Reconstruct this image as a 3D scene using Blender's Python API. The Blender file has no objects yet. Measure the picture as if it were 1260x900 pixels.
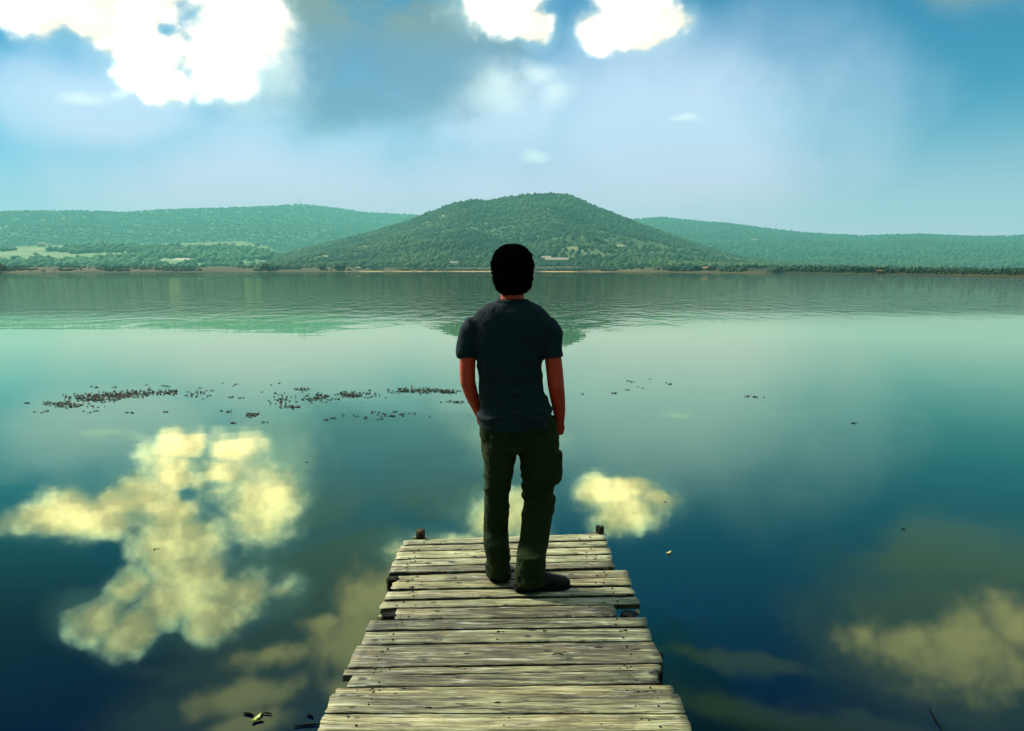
import bpy, bmesh, math, random
import numpy as np
from mathutils import Vector, Matrix, noise as mnoise

random.seed(7); np.random.seed(7)
S = bpy.context.scene
COL = S.collection
R = math.radians

# ------------------------------------------------------------------ camera
F = 1000.0                      # focal length in pixels of a 1260 px wide frame
HOR = 332.0                     # horizon row
DECK = 0.45                     # deck top above the water
CZ = DECK + 1.62                # eye height above the water
PITCH = math.atan((450 - HOR) / F)
FWD = Vector((0, math.cos(PITCH), -math.sin(PITCH)))
UP = Vector((0, math.sin(PITCH), math.cos(PITCH)))
RIGHT = Vector((1, 0, 0))
CAM = Vector((0, 0, CZ))

def ray(u, v):
    return RIGHT * ((u - 630) / F) + FWD + UP * ((450 - v) / F)

def on_z(u, v, z):              # where a sight line meets a level
    d = ray(u, v); return CAM + d * ((z - CZ) / d.z)

def on_y(u, v, y):              # ... and an upright plane
    d = ray(u, v); return CAM + d * (y / d.y)

cd = bpy.data.cameras.new('camera'); cam = bpy.data.objects.new('camera', cd); COL.objects.link(cam)
cd.sensor_width = 36; cd.lens = F / 1260 * 36; cd.clip_start = 0.05; cd.clip_end = 40000
cam.location = CAM; cam.rotation_euler = (math.pi / 2 - PITCH, 0, 0)
S.camera = cam

S.view_settings.view_transform = 'Standard'; S.view_settings.look = 'None'
S.view_settings.exposure = 0.95; S.view_settings.gamma = 1.0
S.view_settings.use_curve_mapping = False
S.cycles.use_denoising = True
S.cycles.max_bounces = 6; S.cycles.transparent_max_bounces = 8
S.cycles.sample_clamp_indirect = 6.0

# ------------------------------------------------------------------ helpers
def tag(o, label=None, cat=None, group=None, kind=None):
    if label: o['label'] = label
    if cat: o['category'] = cat
    if group: o['group'] = group
    if kind: o['kind'] = kind
    return o

def link(name, me, mat=None, parent=None, smooth=False):
    o = bpy.data.objects.new(name, me); COL.objects.link(o)
    if mat is not None:
        for m in (mat if isinstance(mat, (list, tuple)) else [mat]): me.materials.append(m)
    if smooth: me.polygons.foreach_set('use_smooth', [True] * len(me.polygons))
    if parent is not None:
        o.parent = parent; o.matrix_parent_inverse = Matrix.Translation(-parent.location)
        # parents are unrotated empties or meshes at the origin
    return o

def from_bm(name, bm, mat=None, parent=None, smooth=False):
    me = bpy.data.meshes.new(name); bmesh.ops.recalc_face_normals(bm, faces=bm.faces[:])
    bm.to_mesh(me); bm.free()
    return link(name, me, mat, parent, smooth)

def empty(name, loc):
    o = bpy.data.objects.new(name, None); COL.objects.link(o); o.location = loc
    o.empty_display_size = 0.2
    return o

def add_box(bm, cx, cy, cz, sx, sy, sz, rz=0.0, mi=0):
    m = Matrix.Translation((cx, cy, cz)) @ Matrix.Rotation(rz, 4, 'Z') @ Matrix.Diagonal((sx, sy, sz, 1))
    r = bmesh.ops.create_cube(bm, size=1, matrix=m)
    for f in {f for v in r['verts'] for f in v.link_faces}: f.material_index = mi
    return r['verts']

def loft(bm, rings, cap=True, mi=0):
    """rings: lists of equal length of points -> closed skin"""
    rows = [[bm.verts.new(p) for p in ring] for ring in rings]
    n = len(rows[0])
    for a, b in zip(rows, rows[1:]):
        for i in range(n):
            f = bm.faces.new((a[i], a[(i + 1) % n], b[(i + 1) % n], b[i])); f.material_index = mi
    if cap:
        for row, rev in ((rows[0], True), (rows[-1], False)):
            f = bm.faces.new(row[::-1] if rev else row); f.material_index = mi
    return rows

def ell(c, rx, ry, n=20, e=1.0, ax=Vector((1, 0, 0)), ay=Vector((0, 1, 0))):
    c = Vector(c); out = []
    for i in range(n):
        a = 2 * math.pi * i / n; ca, sa = math.cos(a), math.sin(a)
        out.append(c + ax * (rx * math.copysign(abs(ca) ** e, ca)) + ay * (ry * math.copysign(abs(sa) ** e, sa)))
    return out

def tube(bm, pts, radii, n=12, flat=1.0, mi=0):
    """skin round a chain of points; flat squashes it along the second axis"""
    rings = []
    pts = [Vector(p) for p in pts]
    for i, p in enumerate(pts):
        t = (pts[min(i + 1, len(pts) - 1)] - pts[max(i - 1, 0)]).normalized()
        ax = t.cross(Vector((0, 1, 0)))
        if ax.length < 0.15: ax = t.cross(Vector((1, 0, 0)))
        ax.normalize(); ay = t.cross(ax).normalized()
        rings.append(ell(p, radii[i], radii[i] * flat, n, 1.0, ax, ay))
    return loft(bm, rings, True, mi)

def ellipsoid(bm, c, r, seg=18, rings=12, rot=None, mi=0):
    m = Matrix.Translation(c) @ (rot.to_4x4() if rot else Matrix()) @ Matrix.Diagonal((*r, 1))
    q = bmesh.ops.create_uvsphere(bm, u_segments=seg, v_segments=rings, radius=1, matrix=m)
    return q['verts']

def remeshed(bm, voxel, smooth_iter=3):
    """melt overlapping pieces into one continuous surface, back as a bmesh"""
    bmesh.ops.recalc_face_normals(bm, faces=bm.faces[:])
    me = bpy.data.meshes.new('tmp'); bm.to_mesh(me); bm.free()
    o = bpy.data.objects.new('tmp', me); COL.objects.link(o)
    md = o.modifiers.new('r', 'REMESH'); md.mode = 'VOXEL'; md.voxel_size = voxel; md.adaptivity = 0
    dg = bpy.context.evaluated_depsgraph_get(); dg.update()
    me2 = bpy.data.meshes.new_from_object(o.evaluated_get(dg))
    bpy.data.objects.remove(o); bpy.data.meshes.remove(me)
    b2 = bmesh.new(); b2.from_mesh(me2); bpy.data.meshes.remove(me2)
    for _ in range(smooth_iter):
        bmesh.ops.smooth_vert(b2, verts=b2.verts[:], factor=0.5, use_axis_x=True, use_axis_y=True, use_axis_z=True)
    b2.normal_update()
    return b2

# ------------------------------------------------------------------ node helpers
class NT:
    def __init__(s, tree): s.t = tree; s.n = tree.nodes; s.l = tree.links
    def new(s, kind, **kw):
        nd = s.n.new(kind)
        for k, v in kw.items(): setattr(nd, k, v)
        return nd
    def put(s, sock, val):
        if hasattr(val, 'is_output') or isinstance(val, bpy.types.NodeSocket): s.l.new(val, sock)
        elif val is not None: sock.default_value = val
    def math(s, op, a, b=None, c=None, clamp=False):
        nd = s.new('ShaderNodeMath', operation=op, use_clamp=clamp)
        s.put(nd.inputs[0], a); s.put(nd.inputs[1], b); s.put(nd.inputs[2], c)
        return nd.outputs[0]
    def vmath(s, op, a, b=None, out=0):
        nd = s.new('ShaderNodeVectorMath', operation=op)
        s.put(nd.inputs[0], a); s.put(nd.inputs[1], b)
        return nd.outputs[out]
    def ss(s, x, lo, hi, a=0.0, b=1.0):
        nd = s.new('ShaderNodeMapRange', interpolation_type='SMOOTHSTEP')
        s.put(nd.inputs[0], x)
        for i, v in enumerate((lo, hi, a, b)): s.put(nd.inputs[i + 1], v)
        return nd.outputs[0]
    def mix(s, f, a, b, mode='MIX'):
        nd = s.new('ShaderNodeMix', data_type='RGBA', blend_type=mode)
        s.put(nd.inputs[0], f)
        for i, v in ((6, a), (7, b)):
            if isinstance(v, tuple): v = (*v, 1.0) if len(v) == 3 else v
            s.put(nd.inputs[i], v)
        return nd.outputs[2]
    def noise(s, vec, scale, detail=4.0, rough=0.5, dist=0.0, lac=2.0, color=False):
        nd = s.new('ShaderNodeTexNoise', noise_dimensions='3D')
        s.put(nd.inputs['Vector'], vec); s.put(nd.inputs['Scale'], scale); s.put(nd.inputs['Detail'], detail)
        s.put(nd.inputs['Roughness'], rough); s.put(nd.inputs['Distortion'], dist); s.put(nd.inputs['Lacunarity'], lac)
        return nd.outputs[1 if color else 0]
    def voro(s, vec, scale, detail=0.0, rough=0.5, feature='SMOOTH_F1', smooth=0.6, rand=1.0):
        nd = s.new('ShaderNodeTexVoronoi', feature=feature)
        s.put(nd.inputs['Vector'], vec); s.put(nd.inputs['Scale'], scale)
        s.put(nd.inputs['Detail'], detail); s.put(nd.inputs['Roughness'], rough)
        if feature == 'SMOOTH_F1': s.put(nd.inputs['Smoothness'], smooth)
        s.put(nd.inputs['Randomness'], rand)
        return nd.outputs[0]
    def ramp(s, f, stops):
        nd = s.new('ShaderNodeValToRGB'); s.put(nd.inputs[0], f)
        e = nd.color_ramp.elements
        while len(e) < len(stops): e.new(0.5)
        for el, (p, c) in zip(e, stops): el.position = p; el.color = (*c, 1)
        return nd.outputs[0]
    def scale3(s, vec, x, y, z): return s.vmath('MULTIPLY', vec, (x, y, z))

def material(name):
    m = bpy.data.materials.new(name); m.use_nodes = True
    nt = NT(m.node_tree); nt.n.clear()
    out = nt.new('ShaderNodeOutputMaterial')
    return m, nt, out

def principled(nt, out, color, rough=0.8, spec=0.3, normal=None):
    b = nt.new('ShaderNodeBsdfPrincipled')
    if isinstance(color, tuple): color = (*color, 1)
    nt.put(b.inputs['Base Color'], color); nt.put(b.inputs['Roughness'], rough)
    nt.put(b.inputs['Specular IOR Level'], spec)
    if normal is not None: nt.put(b.inputs['Normal'], normal)
    nt.l.new(b.outputs[0], out.inputs['Surface'])
    return b

def bump(nt, h, dist, strength=1.0, fw=None):
    nd = nt.new('ShaderNodeBump'); nt.put(nd.inputs['Height'], h)
    nt.put(nd.inputs['Distance'], dist); nt.put(nd.inputs['Strength'], strength)
    if fw is not None and 'Filter Width' in nd.inputs: nt.put(nd.inputs['Filter Width'], fw)
    return nd.outputs[0]

def pos(nt): return nt.new('ShaderNodeNewGeometry').outputs['Position']
def objco(nt): return nt.new('ShaderNodeTexCoord').outputs['Object']

# ------------------------------------------------------------------ sky and sun
SUN_EL, SUN_AZ = R(37), R(-58)          # azimuth from straight ahead (+Y), negative = left
sd = Vector((math.sin(SUN_AZ) * math.cos(SUN_EL), math.cos(SUN_AZ) * math.cos(SUN_EL), math.sin(SUN_EL)))
sl = bpy.data.lights.new('sun', 'SUN'); sun = bpy.data.objects.new('sun', sl); COL.objects.link(sun)
sl.energy = 4.6; sl.angle = R(11); sl.color = (1.0, 0.93, 0.78)
sun.rotation_euler = (-sd).to_track_quat('-Z', 'Y').to_euler(); sun.location = (0, 0, 50)

def azel(u, v):
    if v < 0:                   # above the picture: read off its mirror image in the lake
        d = ray(u, 664 - v).normalized()
        return math.atan2(d.x, d.y), -math.asin(d.z)
    d = ray(u, v).normalized()
    return math.atan2(d.x, d.y), math.asin(d.z)

W = bpy.data.worlds.new('World'); S.world = W; W.use_nodes = True
nt = NT(W.node_tree); nt.n.clear()
wout = nt.new('ShaderNodeOutputWorld'); bg = nt.new('ShaderNodeBackground')
nt.l.new(bg.outputs[0], wout.inputs['Surface'])
sky = nt.new('ShaderNodeTexSky', sky_type='NISHITA'); sky.sun_disc = False
sky.sun_elevation = SUN_EL; sky.sun_rotation = SUN_AZ
sky.altitude = 500; sky.air_density = 1.0; sky.dust_density = 0.6; sky.ozone_density = 2.0
tc = nt.new('ShaderNodeTexCoord'); D = tc.outputs['Generated']
sep = nt.new('ShaderNodeSeparateXYZ'); nt.l.new(D, sep.inputs[0])
az = nt.math('ARCTAN2', sep.outputs[0], sep.outputs[1])
el = nt.math('ARCSINE', sep.outputs[2])
cmb = nt.new('ShaderNodeCombineXYZ'); nt.l.new(az, cmb.inputs[0]); nt.l.new(el, cmb.inputs[1])
P0 = cmb.outputs[0]
warp = nt.noise(D, 9.0, 3, 0.55, color=True)
warp = nt.vmath('SUBTRACT', warp, (0.5, 0.5, 0.5))
P1 = nt.vmath('ADD', P0, nt.vmath('MULTIPLY', warp, (0.055, 0.04, 0)))
P2 = nt.vmath('ADD', P0, nt.vmath('MULTIPLY', warp, (0.12, 0.07, 0)))

def field(blobs, co, k=0.12):
    """soft union of round cloud bodies given as (u, v, ru, rv) seen in front of the lake"""
    acc = None
    for u, v, ru, rv in blobs:
        a, e = azel(u, v)
        d = nt.vmath('SUBTRACT', co, (a, e, 0))
        d = nt.vmath('MULTIPLY', d, (F / ru, F / rv, 0))
        val = nt.math('SUBTRACT', 1.0, nt.vmath('LENGTH', d, out=1))
        if acc is None: acc = val
        else: acc = nt.math('SMOOTH_MAX', acc, val, k)
    return acc

billow = nt.voro(D, 11.0, 3.0, 0.6, 'F1')
billow2 = nt.voro(nt.vmath('ADD', D, (-0.014, 0.0, 0.016)), 11.0, 3.0, 0.6, 'F1')
fine = nt.noise(D, 38.0, 5, 0.6)
soft = nt.noise(D, 6.0, 4, 0.5)
wisp = nt.noise(nt.scale3(D, 1.0, 1.0, 2.2), 14.0, 6, 0.6, 0.6)

# clear air: the Nishita sky, a little greener than Blender's
clear = nt.mix(1.0, nt.vmath('MULTIPLY', sky.outputs[0], (0.055, 0.055, 0.055)), (0.05, 0.86, 1.36), 'MULTIPLY')
# pale veil of thin high cloud low over the lake
veil = field([(580, 330, 740, 260), (830, 190, 320, 200), (320, 270, 380, 150), (640, 140, 170, 120), (120, 125, 180, 75)], P2, 0.3)
veil_a = nt.ss(nt.math('ADD', veil, nt.math('MULTIPLY', nt.math('SUBTRACT', soft, 0.5), 0.5)), -0.05, 0.75)
lowband = nt.ss(el, R(12), R(-1))
veil_a = nt.math('MAXIMUM', nt.math('MULTIPLY', veil_a, 0.86), nt.math('MULTIPLY', lowband, 0.80))
veil_c = nt.mix(nt.ss(el, R(2), R(10)), (0.95, 0.63, 0.96), (0.62, 0.70, 0.92))
dim = nt.ss(nt.math('ADD', el, nt.math('MULTIPLY', nt.math('ABSOLUTE', nt.math('SUBTRACT', az, 0.15)), 0.35)), R(23.5), R(36), 1.0, 0.05)
dm = nt.new('ShaderNodeVectorMath', operation='SCALE'); nt.l.new(clear, dm.inputs[0]); nt.l.new(dim, dm.inputs['Scale'])
c = nt.mix(veil_a, dm.outputs[0], veil_c)
# smoky grey cloud: under the big cumulus and high above the lake
grey = field([(430, 130, 130, 48), (520, 80, 150, 75), (360, 60, 110, 95), (600, 60, 60, 60),
              (1245, -28, 130, 40), (1140, -25, 90, 22), (380, -60, 120, 90), (360, -170, 190, 95), (250, -215, 150, 45), (440, -45, 110, 90), (330, -225, 200, 60), (460, -150, 110, 110),
              (930, -150, 120, 12), (960, -208, 150, 18), (1060, -235, 170, 26), (1150, -120, 160, 120), (1190, -15, 110, 40), (520, -200, 120, 90)], P2, 0.25)
grey_n = nt.math('ADD', grey, nt.math('MULTIPLY', nt.math('SUBTRACT', wisp, 0.5), 0.7))
grey_a = nt.math('MULTIPLY', nt.ss(grey_n, -0.2, 0.7), 0.9)
grey_c = nt.mix(nt.ss(el, R(13.2), R(18.6)), (0.13, 0.23, 0.40), (0.24, 0.25, 0.13))
c = nt.mix(grey_a, c, grey_c)
big = nt.noise(D, 12.0, 7, 0.57)
# cream cloud banks above the frame, seen only mirrored in the water
cream = field([(330, -150, 70, 22), (420, -185, 60, 22), (300, -232, 90, 18), (400, -100, 60, 24), (1120, -125, 110, 60), (1200, -140, 110, 75), (1060, -105, 60, 50), (1255, -110, 60, 60), (470, -70, 110, 60), (430, -130, 70, 70), (520, -10, 70, 40), (300, -200, 110, 26),
               (1110, 140, 1, 1)], P1, 0.15)
cream_n = nt.math('ADD', nt.math('ADD', cream, nt.math('MULTIPLY', nt.math('SUBTRACT', big, 0.5), 1.6)), nt.math('MULTIPLY', nt.math('SUBTRACT', 0.55, billow), 0.55))
cream_a = nt.math('MULTIPLY', nt.math('POWER', nt.ss(cream_n, -0.12, 0.75), 1.5), 0.9)
c = nt.mix(cream_a, c, (1.9, 1.12, 0.50))
# sunlit cumulus
white = field([(14, 0, 42, 26), (48, 8, 46, 36), (82, 2, 44, 38), (110, 26, 40, 24),
               (150, 36, 50, 40), (185, 15, 62, 46), (230, -5, 80, 58), (190, 66, 54, 42), (250, 62, 64, 52), (292, 20, 62, 74), (212, 106, 42, 24), (270, 100, 48, 30),
               (112, -88, 54, 36), (160, -112, 50, 36), (210, -78, 76, 48), (262, -100, 50, 36), (302, -68, 66, 42), (340, -66, 44, 26), (240, -45, 70, 40), (150, -60, 50, 30),
               (540, -8, 90, 30), (610, 2, 75, 42), (660, 28, 34, 26), (640, -22, 70, 36),
               (742, 36, 40, 28), (785, 12, 56, 36), (826, 28, 36, 26), (786, 42, 60, 24)], P1, 0.1)
holes = field([(203, 38, 16, 12), (248, 52, 16, 8), (124, -16, 24, 34), (116, -44, 30, 24)], P1, 0.1)
white = nt.math('SUBTRACT', white, nt.math('MULTIPLY', nt.ss(holes, -0.4, 1.0), 0.38))
big2 = nt.noise(nt.vmath('ADD', D, (-0.016, 0.0, 0.020)), 12.0, 7, 0.57)
dens = nt.math('ADD', nt.math('ADD', white, 0.30), nt.math('MULTIPLY', nt.math('SUBTRACT', big, 0.5), 1.25))
dens = nt.math('ADD', dens, nt.math('MULTIPLY', nt.math('SUBTRACT', 0.42, billow), 0.46))
dens = nt.math('ADD', dens, nt.math('MULTIPLY', nt.math('SUBTRACT', fine, 0.5), 0.35))
relief = nt.math('ADD', nt.math('MULTIPLY', nt.math('SUBTRACT', big, big2), 3.2), nt.math('MULTIPLY', nt.math('SUBTRACT', billow2, billow), 1.2))
core = nt.ramp(nt.ss(dens, 0.0, 1.0), [(0.0, (0.74, 0.82, 0.85)), (0.25, (1.6, 1.36, 1.08)), (0.55, (2.5, 1.72, 1.12)), (1.0, (3.4, 2.1, 1.25))])
shade = nt.math('MINIMUM', nt.math('MAXIMUM', nt.math('ADD', 1.0, nt.math('MULTIPLY', relief, 0.75)), 0.70), 1.5)
wl = nt.new('ShaderNodeVectorMath', operation='SCALE'); nt.l.new(core, wl.inputs[0]); nt.l.new(shade, wl.inputs['Scale'])
edge_w = nt.ss(nt.math('ADD', soft, nt.math('MULTIPLY', fine, 0.3)), 0.5, 0.9, 0.24, 0.85)
white_a = nt.math('POWER', nt.ss(nt.math('DIVIDE', dens, edge_w), -0.2, 1.0), 1.3)
halo = nt.math('MULTIPLY', nt.ss(white, -0.30, 0.5), 0.28)
c = nt.mix(halo, c, (0.62, 0.82, 0.86))
c = nt.mix(white_a, c, wl.outputs[0])
# thin torn scraps
scrap = field([(665, 88, 44, 20), (690, 112, 36, 24), (108, 115, 36, 9), (146, 114, 12, 7), (840, 145, 18, 7), (664, 198, 26, 10), (320, 90, 70, 70), (610, 110, 60, 40)], P1, 0.1)
scrap_n = nt.math('ADD', scrap, nt.math('MULTIPLY', nt.math('SUBTRACT', fine, 0.5), 0.9))
c = nt.mix(nt.math('MULTIPLY', nt.ss(scrap_n, -0.1, 1.0), 0.5), c, (0.95, 1.05, 1.0))
# added bright zone overhead, out of view, as soft top fill
c = nt.mix(nt.math('MULTIPLY', nt.ss(el, R(46), R(72)), 0.85), c, (1.15, 1.4, 1.45))
# added dark zone behind the viewer, unseen, cuts sky light on the person's back
back = nt.ss(sep.outputs[1], 0.25, -0.35)
c = nt.mix(nt.math('MULTIPLY', nt.math('MULTIPLY', back, nt.ss(el, R(75), R(40))), 0.88), c, (0.022, 0.036, 0.042))
nt.l.new(c, bg.inputs['Color']); bg.inputs['Strength'].default_value = 0.70
W.cycles.sampling_method = 'MANUAL'; W.cycles.sample_map_resolution = 1024

# ------------------------------------------------------------------ numeric noise
_perm = np.random.RandomState(3).permutation(512)
def _hash(ix, iy, seed): return _perm[(_perm[(ix + seed * 37) & 511] + iy) & 511] / 511.0
def vnoise(x, y, seed=0):
    ix = np.floor(x).astype(int); iy = np.floor(y).astype(int)
    fx = x - ix; fy = y - iy; fx = fx * fx * (3 - 2 * fx); fy = fy * fy * (3 - 2 * fy)
    a = _hash(ix, iy, seed); b = _hash(ix + 1, iy, seed); c_ = _hash(ix, iy + 1, seed); d = _hash(ix + 1, iy + 1, seed)
    return (a * (1 - fx) + b * fx) * (1 - fy) + (c_ * (1 - fx) + d * fx) * fy
def fbm(x, y, oct=4, seed=0):
    s = 0; a = 0.5
    for o in range(oct):
        s = s + a * vnoise(x, y, seed + o); x = x * 2.03 + 11.3; y = y * 2.03 + 5.7; a *= 0.5
    return s / (1 - 0.5 ** oct)

def mesh_np(name, verts, faces, k):
    me = bpy.data.meshes.new(name)
    nv, nf = len(verts), len(faces)
    me.vertices.add(nv); me.vertices.foreach_set('co', np.asarray(verts, np.float32).ravel())
    me.loops.add(nf * k); me.loops.foreach_set('vertex_index', np.asarray(faces, np.int32).ravel())
    me.polygons.add(nf); me.polygons.foreach_set('loop_start', np.arange(0, nf * k, k, dtype=np.int32))
    me.update(calc_edges=True); me.validate()
    me.polygons.foreach_set('use_smooth', np.ones(nf, bool))
    return me

# ------------------------------------------------------------------ hills
def prof_eval(prof):
    aa, tt = [], []
    for u, v in prof:
        d = ray(u, v); aa.append(math.atan2(d.x, d.y)); tt.append(d.z / math.hypot(d.x, d.y))
    return np.array(aa), np.array(tt)

class Hill:
    def __init__(s, prof, Dc, Db, power, rough, seed, base=0.6, dvar=0.08):
        s.a, s.t = prof_eval(prof); s.Dc, s.Db, s.p, s.rough, s.seed, s.base, s.dvar = Dc, Db, power, rough, seed, base, dvar
    def crest(s, az): return s.Dc * (1 + s.dvar * (fbm(az * 5 + 30, az * 0 + s.seed, 3, s.seed) - 0.5) * 2)
    def foot(s, az): return s.Db * (1 + 0.10 * (fbm(az * 7 + 50, az * 0 + s.seed, 3, s.seed + 4) - 0.5) * 2)
    def point(s, az, t):
        """t 0 = foot, 1 = crest, beyond = the far slope"""
        Dc = s.crest(az); Db = s.foot(az)
        d = Db + (Dc - Db) * t
        H = CZ + Dc * np.interp(az, s.a, s.t)
        H = np.maximum(H - s.base, 1.0)
        tt = np.clip(t, 0, 1)
        sh = np.where(t <= 1, tt ** s.p, 1 - ((t - 1) ** 1.5) * 1.1)
        x = d * np.sin(az); y = d * np.cos(az)
        n = (fbm(x / 330 + 9, y / 330, 4, s.seed) - 0.5) + 0.7 * (np.abs(fbm(x / 260, y / 260 + 3, 3, s.seed + 9) - 0.5) * -2 + 0.25)
        env = np.clip(4 * tt * (1 - tt), 0, 1) ** 1.4
        z = s.base + H * sh + H * s.rough * n * env
        z = np.maximum(z, s.base - 1.0 + 1.0 * np.clip(tt * 20, 0, 1))
        return x, y, z

def hill_mesh(name, h, u0, u1, na, ndp, tmax, mat, label_kind='structure'):
    a0 = math.atan((u0 - 630) / F); a1 = math.atan((u1 - 630) / F)
    A = np.linspace(a0, a1, na); T = np.concatenate([np.linspace(0, 1, ndp), np.linspace(1, tmax, ndp // 3)[1:]])
    AA, TT = np.meshgrid(A, T)
    x, y, z = h.point(AA, TT)
    v = np.stack([x, y, z], -1).reshape(-1, 3)
    nd = len(T); i = np.arange(nd - 1)[:, None] * na + np.arange(na - 1)[None]
    f = np.stack([i, i + 1, i + na + 1, i + na], -1).reshape(-1, 4)
    o = link(name, mesh_np(name, v, f, 4), mat); o['kind'] = label_kind
    return o

def ground_mat(name, cols, field_amt, field_col, seed=0.0, scale=1.0):
    m, nt, out = material(name)
    p = nt.vmath('ADD', pos(nt), (seed * 977.0, seed * 311.0, 0))
    n1 = nt.noise(p, 0.004 * scale, 5, 0.6); n2 = nt.noise(p, 0.03 * scale, 4, 0.6)
    base = nt.ramp(nt.math('ADD', nt.math('MULTIPLY', n1, 0.6), nt.math('MULTIPLY', n2, 0.4)),
                   [(0.35, cols[0]), (0.5, cols[1]), (0.66, cols[2])])
    v = nt.voro(nt.scale3(p, 1, 0.55, 1), 0.011 * scale, 0, feature='F1')
    patch = nt.math('MULTIPLY', nt.ss(v, 0.42, 0.22), nt.ss(nt.noise(p, 0.0028 * scale, 3), 0.5, 0.60))
    base = nt.mix(nt.math('MULTIPLY', patch, field_amt), base, field_col)
    principled(nt, out, base, 0.95, 0.1)
    return m

def forest_mat(name, dark, mid, light, seed=0.0):
    m, nt, out = material(name)
    p = nt.vmath('ADD', pos(nt), (seed * 577.0, seed * 411.0, 0))
    rnd = nt.new('ShaderNodeNewGeometry').outputs['Random Per Island']
    n = nt.math('ADD', nt.math('MULTIPLY', nt.noise(p, 0.0055, 5, 0.62), 0.88), nt.math('MULTIPLY', rnd, 0.12))
    base = nt.ramp(n, [(0.40, dark), (0.5, mid), (0.61, light)])
    principled(nt, out, base, 0.95, 0.1)
    return m

ICO = bmesh.new(); bmesh.ops.create_icosphere(ICO, subdivisions=1, radius=1)
ICO_V = np.array([v.co[:] for v in ICO.verts]); ICO_F = np.array([[v.index for v in f.verts] for f in ICO.faces]); ICO.free()
def crowns_mesh(name, P, rad, mat):
    """many small tree crowns at points P"""
    n = len(P); k = len(ICO_V)
    j = 1 + 0.35 * (np.random.rand(n, k, 1) - 0.5)
    sc = np.stack([rad * (0.85 + 0.4 * np.random.rand(n)), rad * (0.85 + 0.4 * np.random.rand(n)), rad * (0.75 + 0.6 * np.random.rand(n))], -1)
    v = ICO_V[None] * j * sc[:, None] + P[:, None] + np.array([0, 0, 0.35]) * rad[:, None, None]
    f = ICO_F[None] + (np.arange(n) * k)[:, None, None]
    o = link(name, mesh_np(name, v.reshape(-1, 3), f.reshape(-1, 3), 3), mat)
    o['kind'] = 'stuff'
    return o

def forest_points(h, u0, u1, n, tmin, tmax, clear=None, seed=1):
    rs = np.random.RandomState(seed)
    a0 = math.atan((u0 - 630) / F); a1 = math.atan((u1 - 630) / F)
    A = a0 + (a1 - a0) * rs.rand(n); T = tmin + (tmax - tmin) * rs.rand(n)
    x, y, z = h.point(A, T)
    keep = z > h.base + 3
    if clear is not None: keep &= clear(x, y, z, T)
    return np.stack([x, y, z], -1)[keep]

central = Hill([(250, 333), (300, 329), (325, 322), (350, 313), (400, 301), (450, 289), (500, 274), (530, 262), (560, 251), (585, 247.5), (602, 248.5),
                (622, 244), (650, 240.5), (682, 239.5), (702, 242), (730, 254), (770, 270), (810, 285), (850, 299), (900, 315), (950, 324), (1000, 327), (1100, 329), (1200, 331)],
               2250, 1080, 1.22, 0.28, 2, dvar=0.03)
left_ridge = Hill([(-2200, 235), (-1200, 262), (-800, 250), (-420, 262), (-200, 262), (0, 261), (100, 260), (150, 262), (200, 259), (250, 257), (300, 256), (370, 252), (400, 255), (450, 262), (510, 265), (560, 272), (650, 290), (750, 310)],
                  5300, 3000, 1.05, 0.07, 5)
terrace = Hill([(-2200, 306), (-1000, 306), (-420, 306), (-200, 304), (0, 306), (30, 303), (100, 301), (200, 300), (300, 297), (330, 304), (350, 314), (380, 325), (420, 331)],
               2600, 1700, 1.0, 0.10, 8, dvar=0.03)
right_ridge = Hill([(600, 300), (700, 280), (770, 271), (815, 268), (850, 272), (900, 276), (950, 283), (1000, 288), (1060, 291), (1130, 289), (1200, 292), (1260, 291), (1450, 293), (1700, 292), (2100, 280), (2600, 292), (3400, 280)],
                   5000, 2300, 1.1, 0.07, 12)

G_C = ground_mat('hill_ground', [(0.055, 0.085, 0.035), (0.07, 0.11, 0.045), (0.10, 0.14, 0.055)], 0.8, (0.42, 0.37, 0.22), 0.3)
G_L = ground_mat('ridge_ground', [(0.045, 0.11, 0.045), (0.055, 0.13, 0.052), (0.07, 0.15, 0.06)], 0.1, (0.2, 0.24, 0.12), 1.3)
G_T = ground_mat('terrace_ground', [(0.08, 0.15, 0.065), (0.14, 0.22, 0.095), (0.22, 0.29, 0.14)], 0.85, (0.52, 0.48, 0.34), 2.1, 1.4)
G_R = ground_mat('far_ridge_ground', [(0.025, 0.07, 0.035), (0.032, 0.08, 0.038), (0.045, 0.10, 0.045)], 0.15, (0.24, 0.26, 0.14), 3.7)
hill_mesh('wooded_hill', central, 230, 1210, 420, 110, 1.3, G_C)
hill_mesh('left_ridge', left_ridge, -2200, 750, 480, 60, 1.2, G_L)
hill_mesh('terrace', terrace, -2200, 420, 400, 50, 1.4, G_T)
hill_mesh('right_ridge', right_ridge, 600, 3400, 480, 60, 1.2, G_R)

def clear_c(x, y, z, t):
    m = fbm(x / 300 + 4, y / 300 + 8, 3, 21)
    f = fbm(x / 55, y / 55, 2, 31)
    low = (t > 0.12) & (t < 0.62)
    return ~(low & (m + 0.9 * (f - 0.5) > 0.44) & (np.random.RandomState(77).rand(len(x)) > 0.16))
FM_C = forest_mat('hill_forest', (0.018, 0.042, 0.018), (0.036, 0.072, 0.026), (0.075, 0.118, 0.042), 0.4)
FM_L = forest_mat('ridge_forest', (0.04, 0.11, 0.045), (0.055, 0.14, 0.055), (0.075, 0.17, 0.065), 1.4)
FM_R = forest_mat('far_forest', (0.02, 0.06, 0.03), (0.03, 0.08, 0.038), (0.045, 0.105, 0.045), 2.4)
pc = forest_points(central, 240, 1190, 40000, 0.02, 1.05, clear_c, 1)
crowns_mesh('hill_forest', pc, 2.2 + 3.4 * np.random.rand(len(pc)) ** 1.8, FM_C)
pl = forest_points(left_ridge, -2100, 740, 36000, 0.05, 1.04, None, 2)
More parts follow.
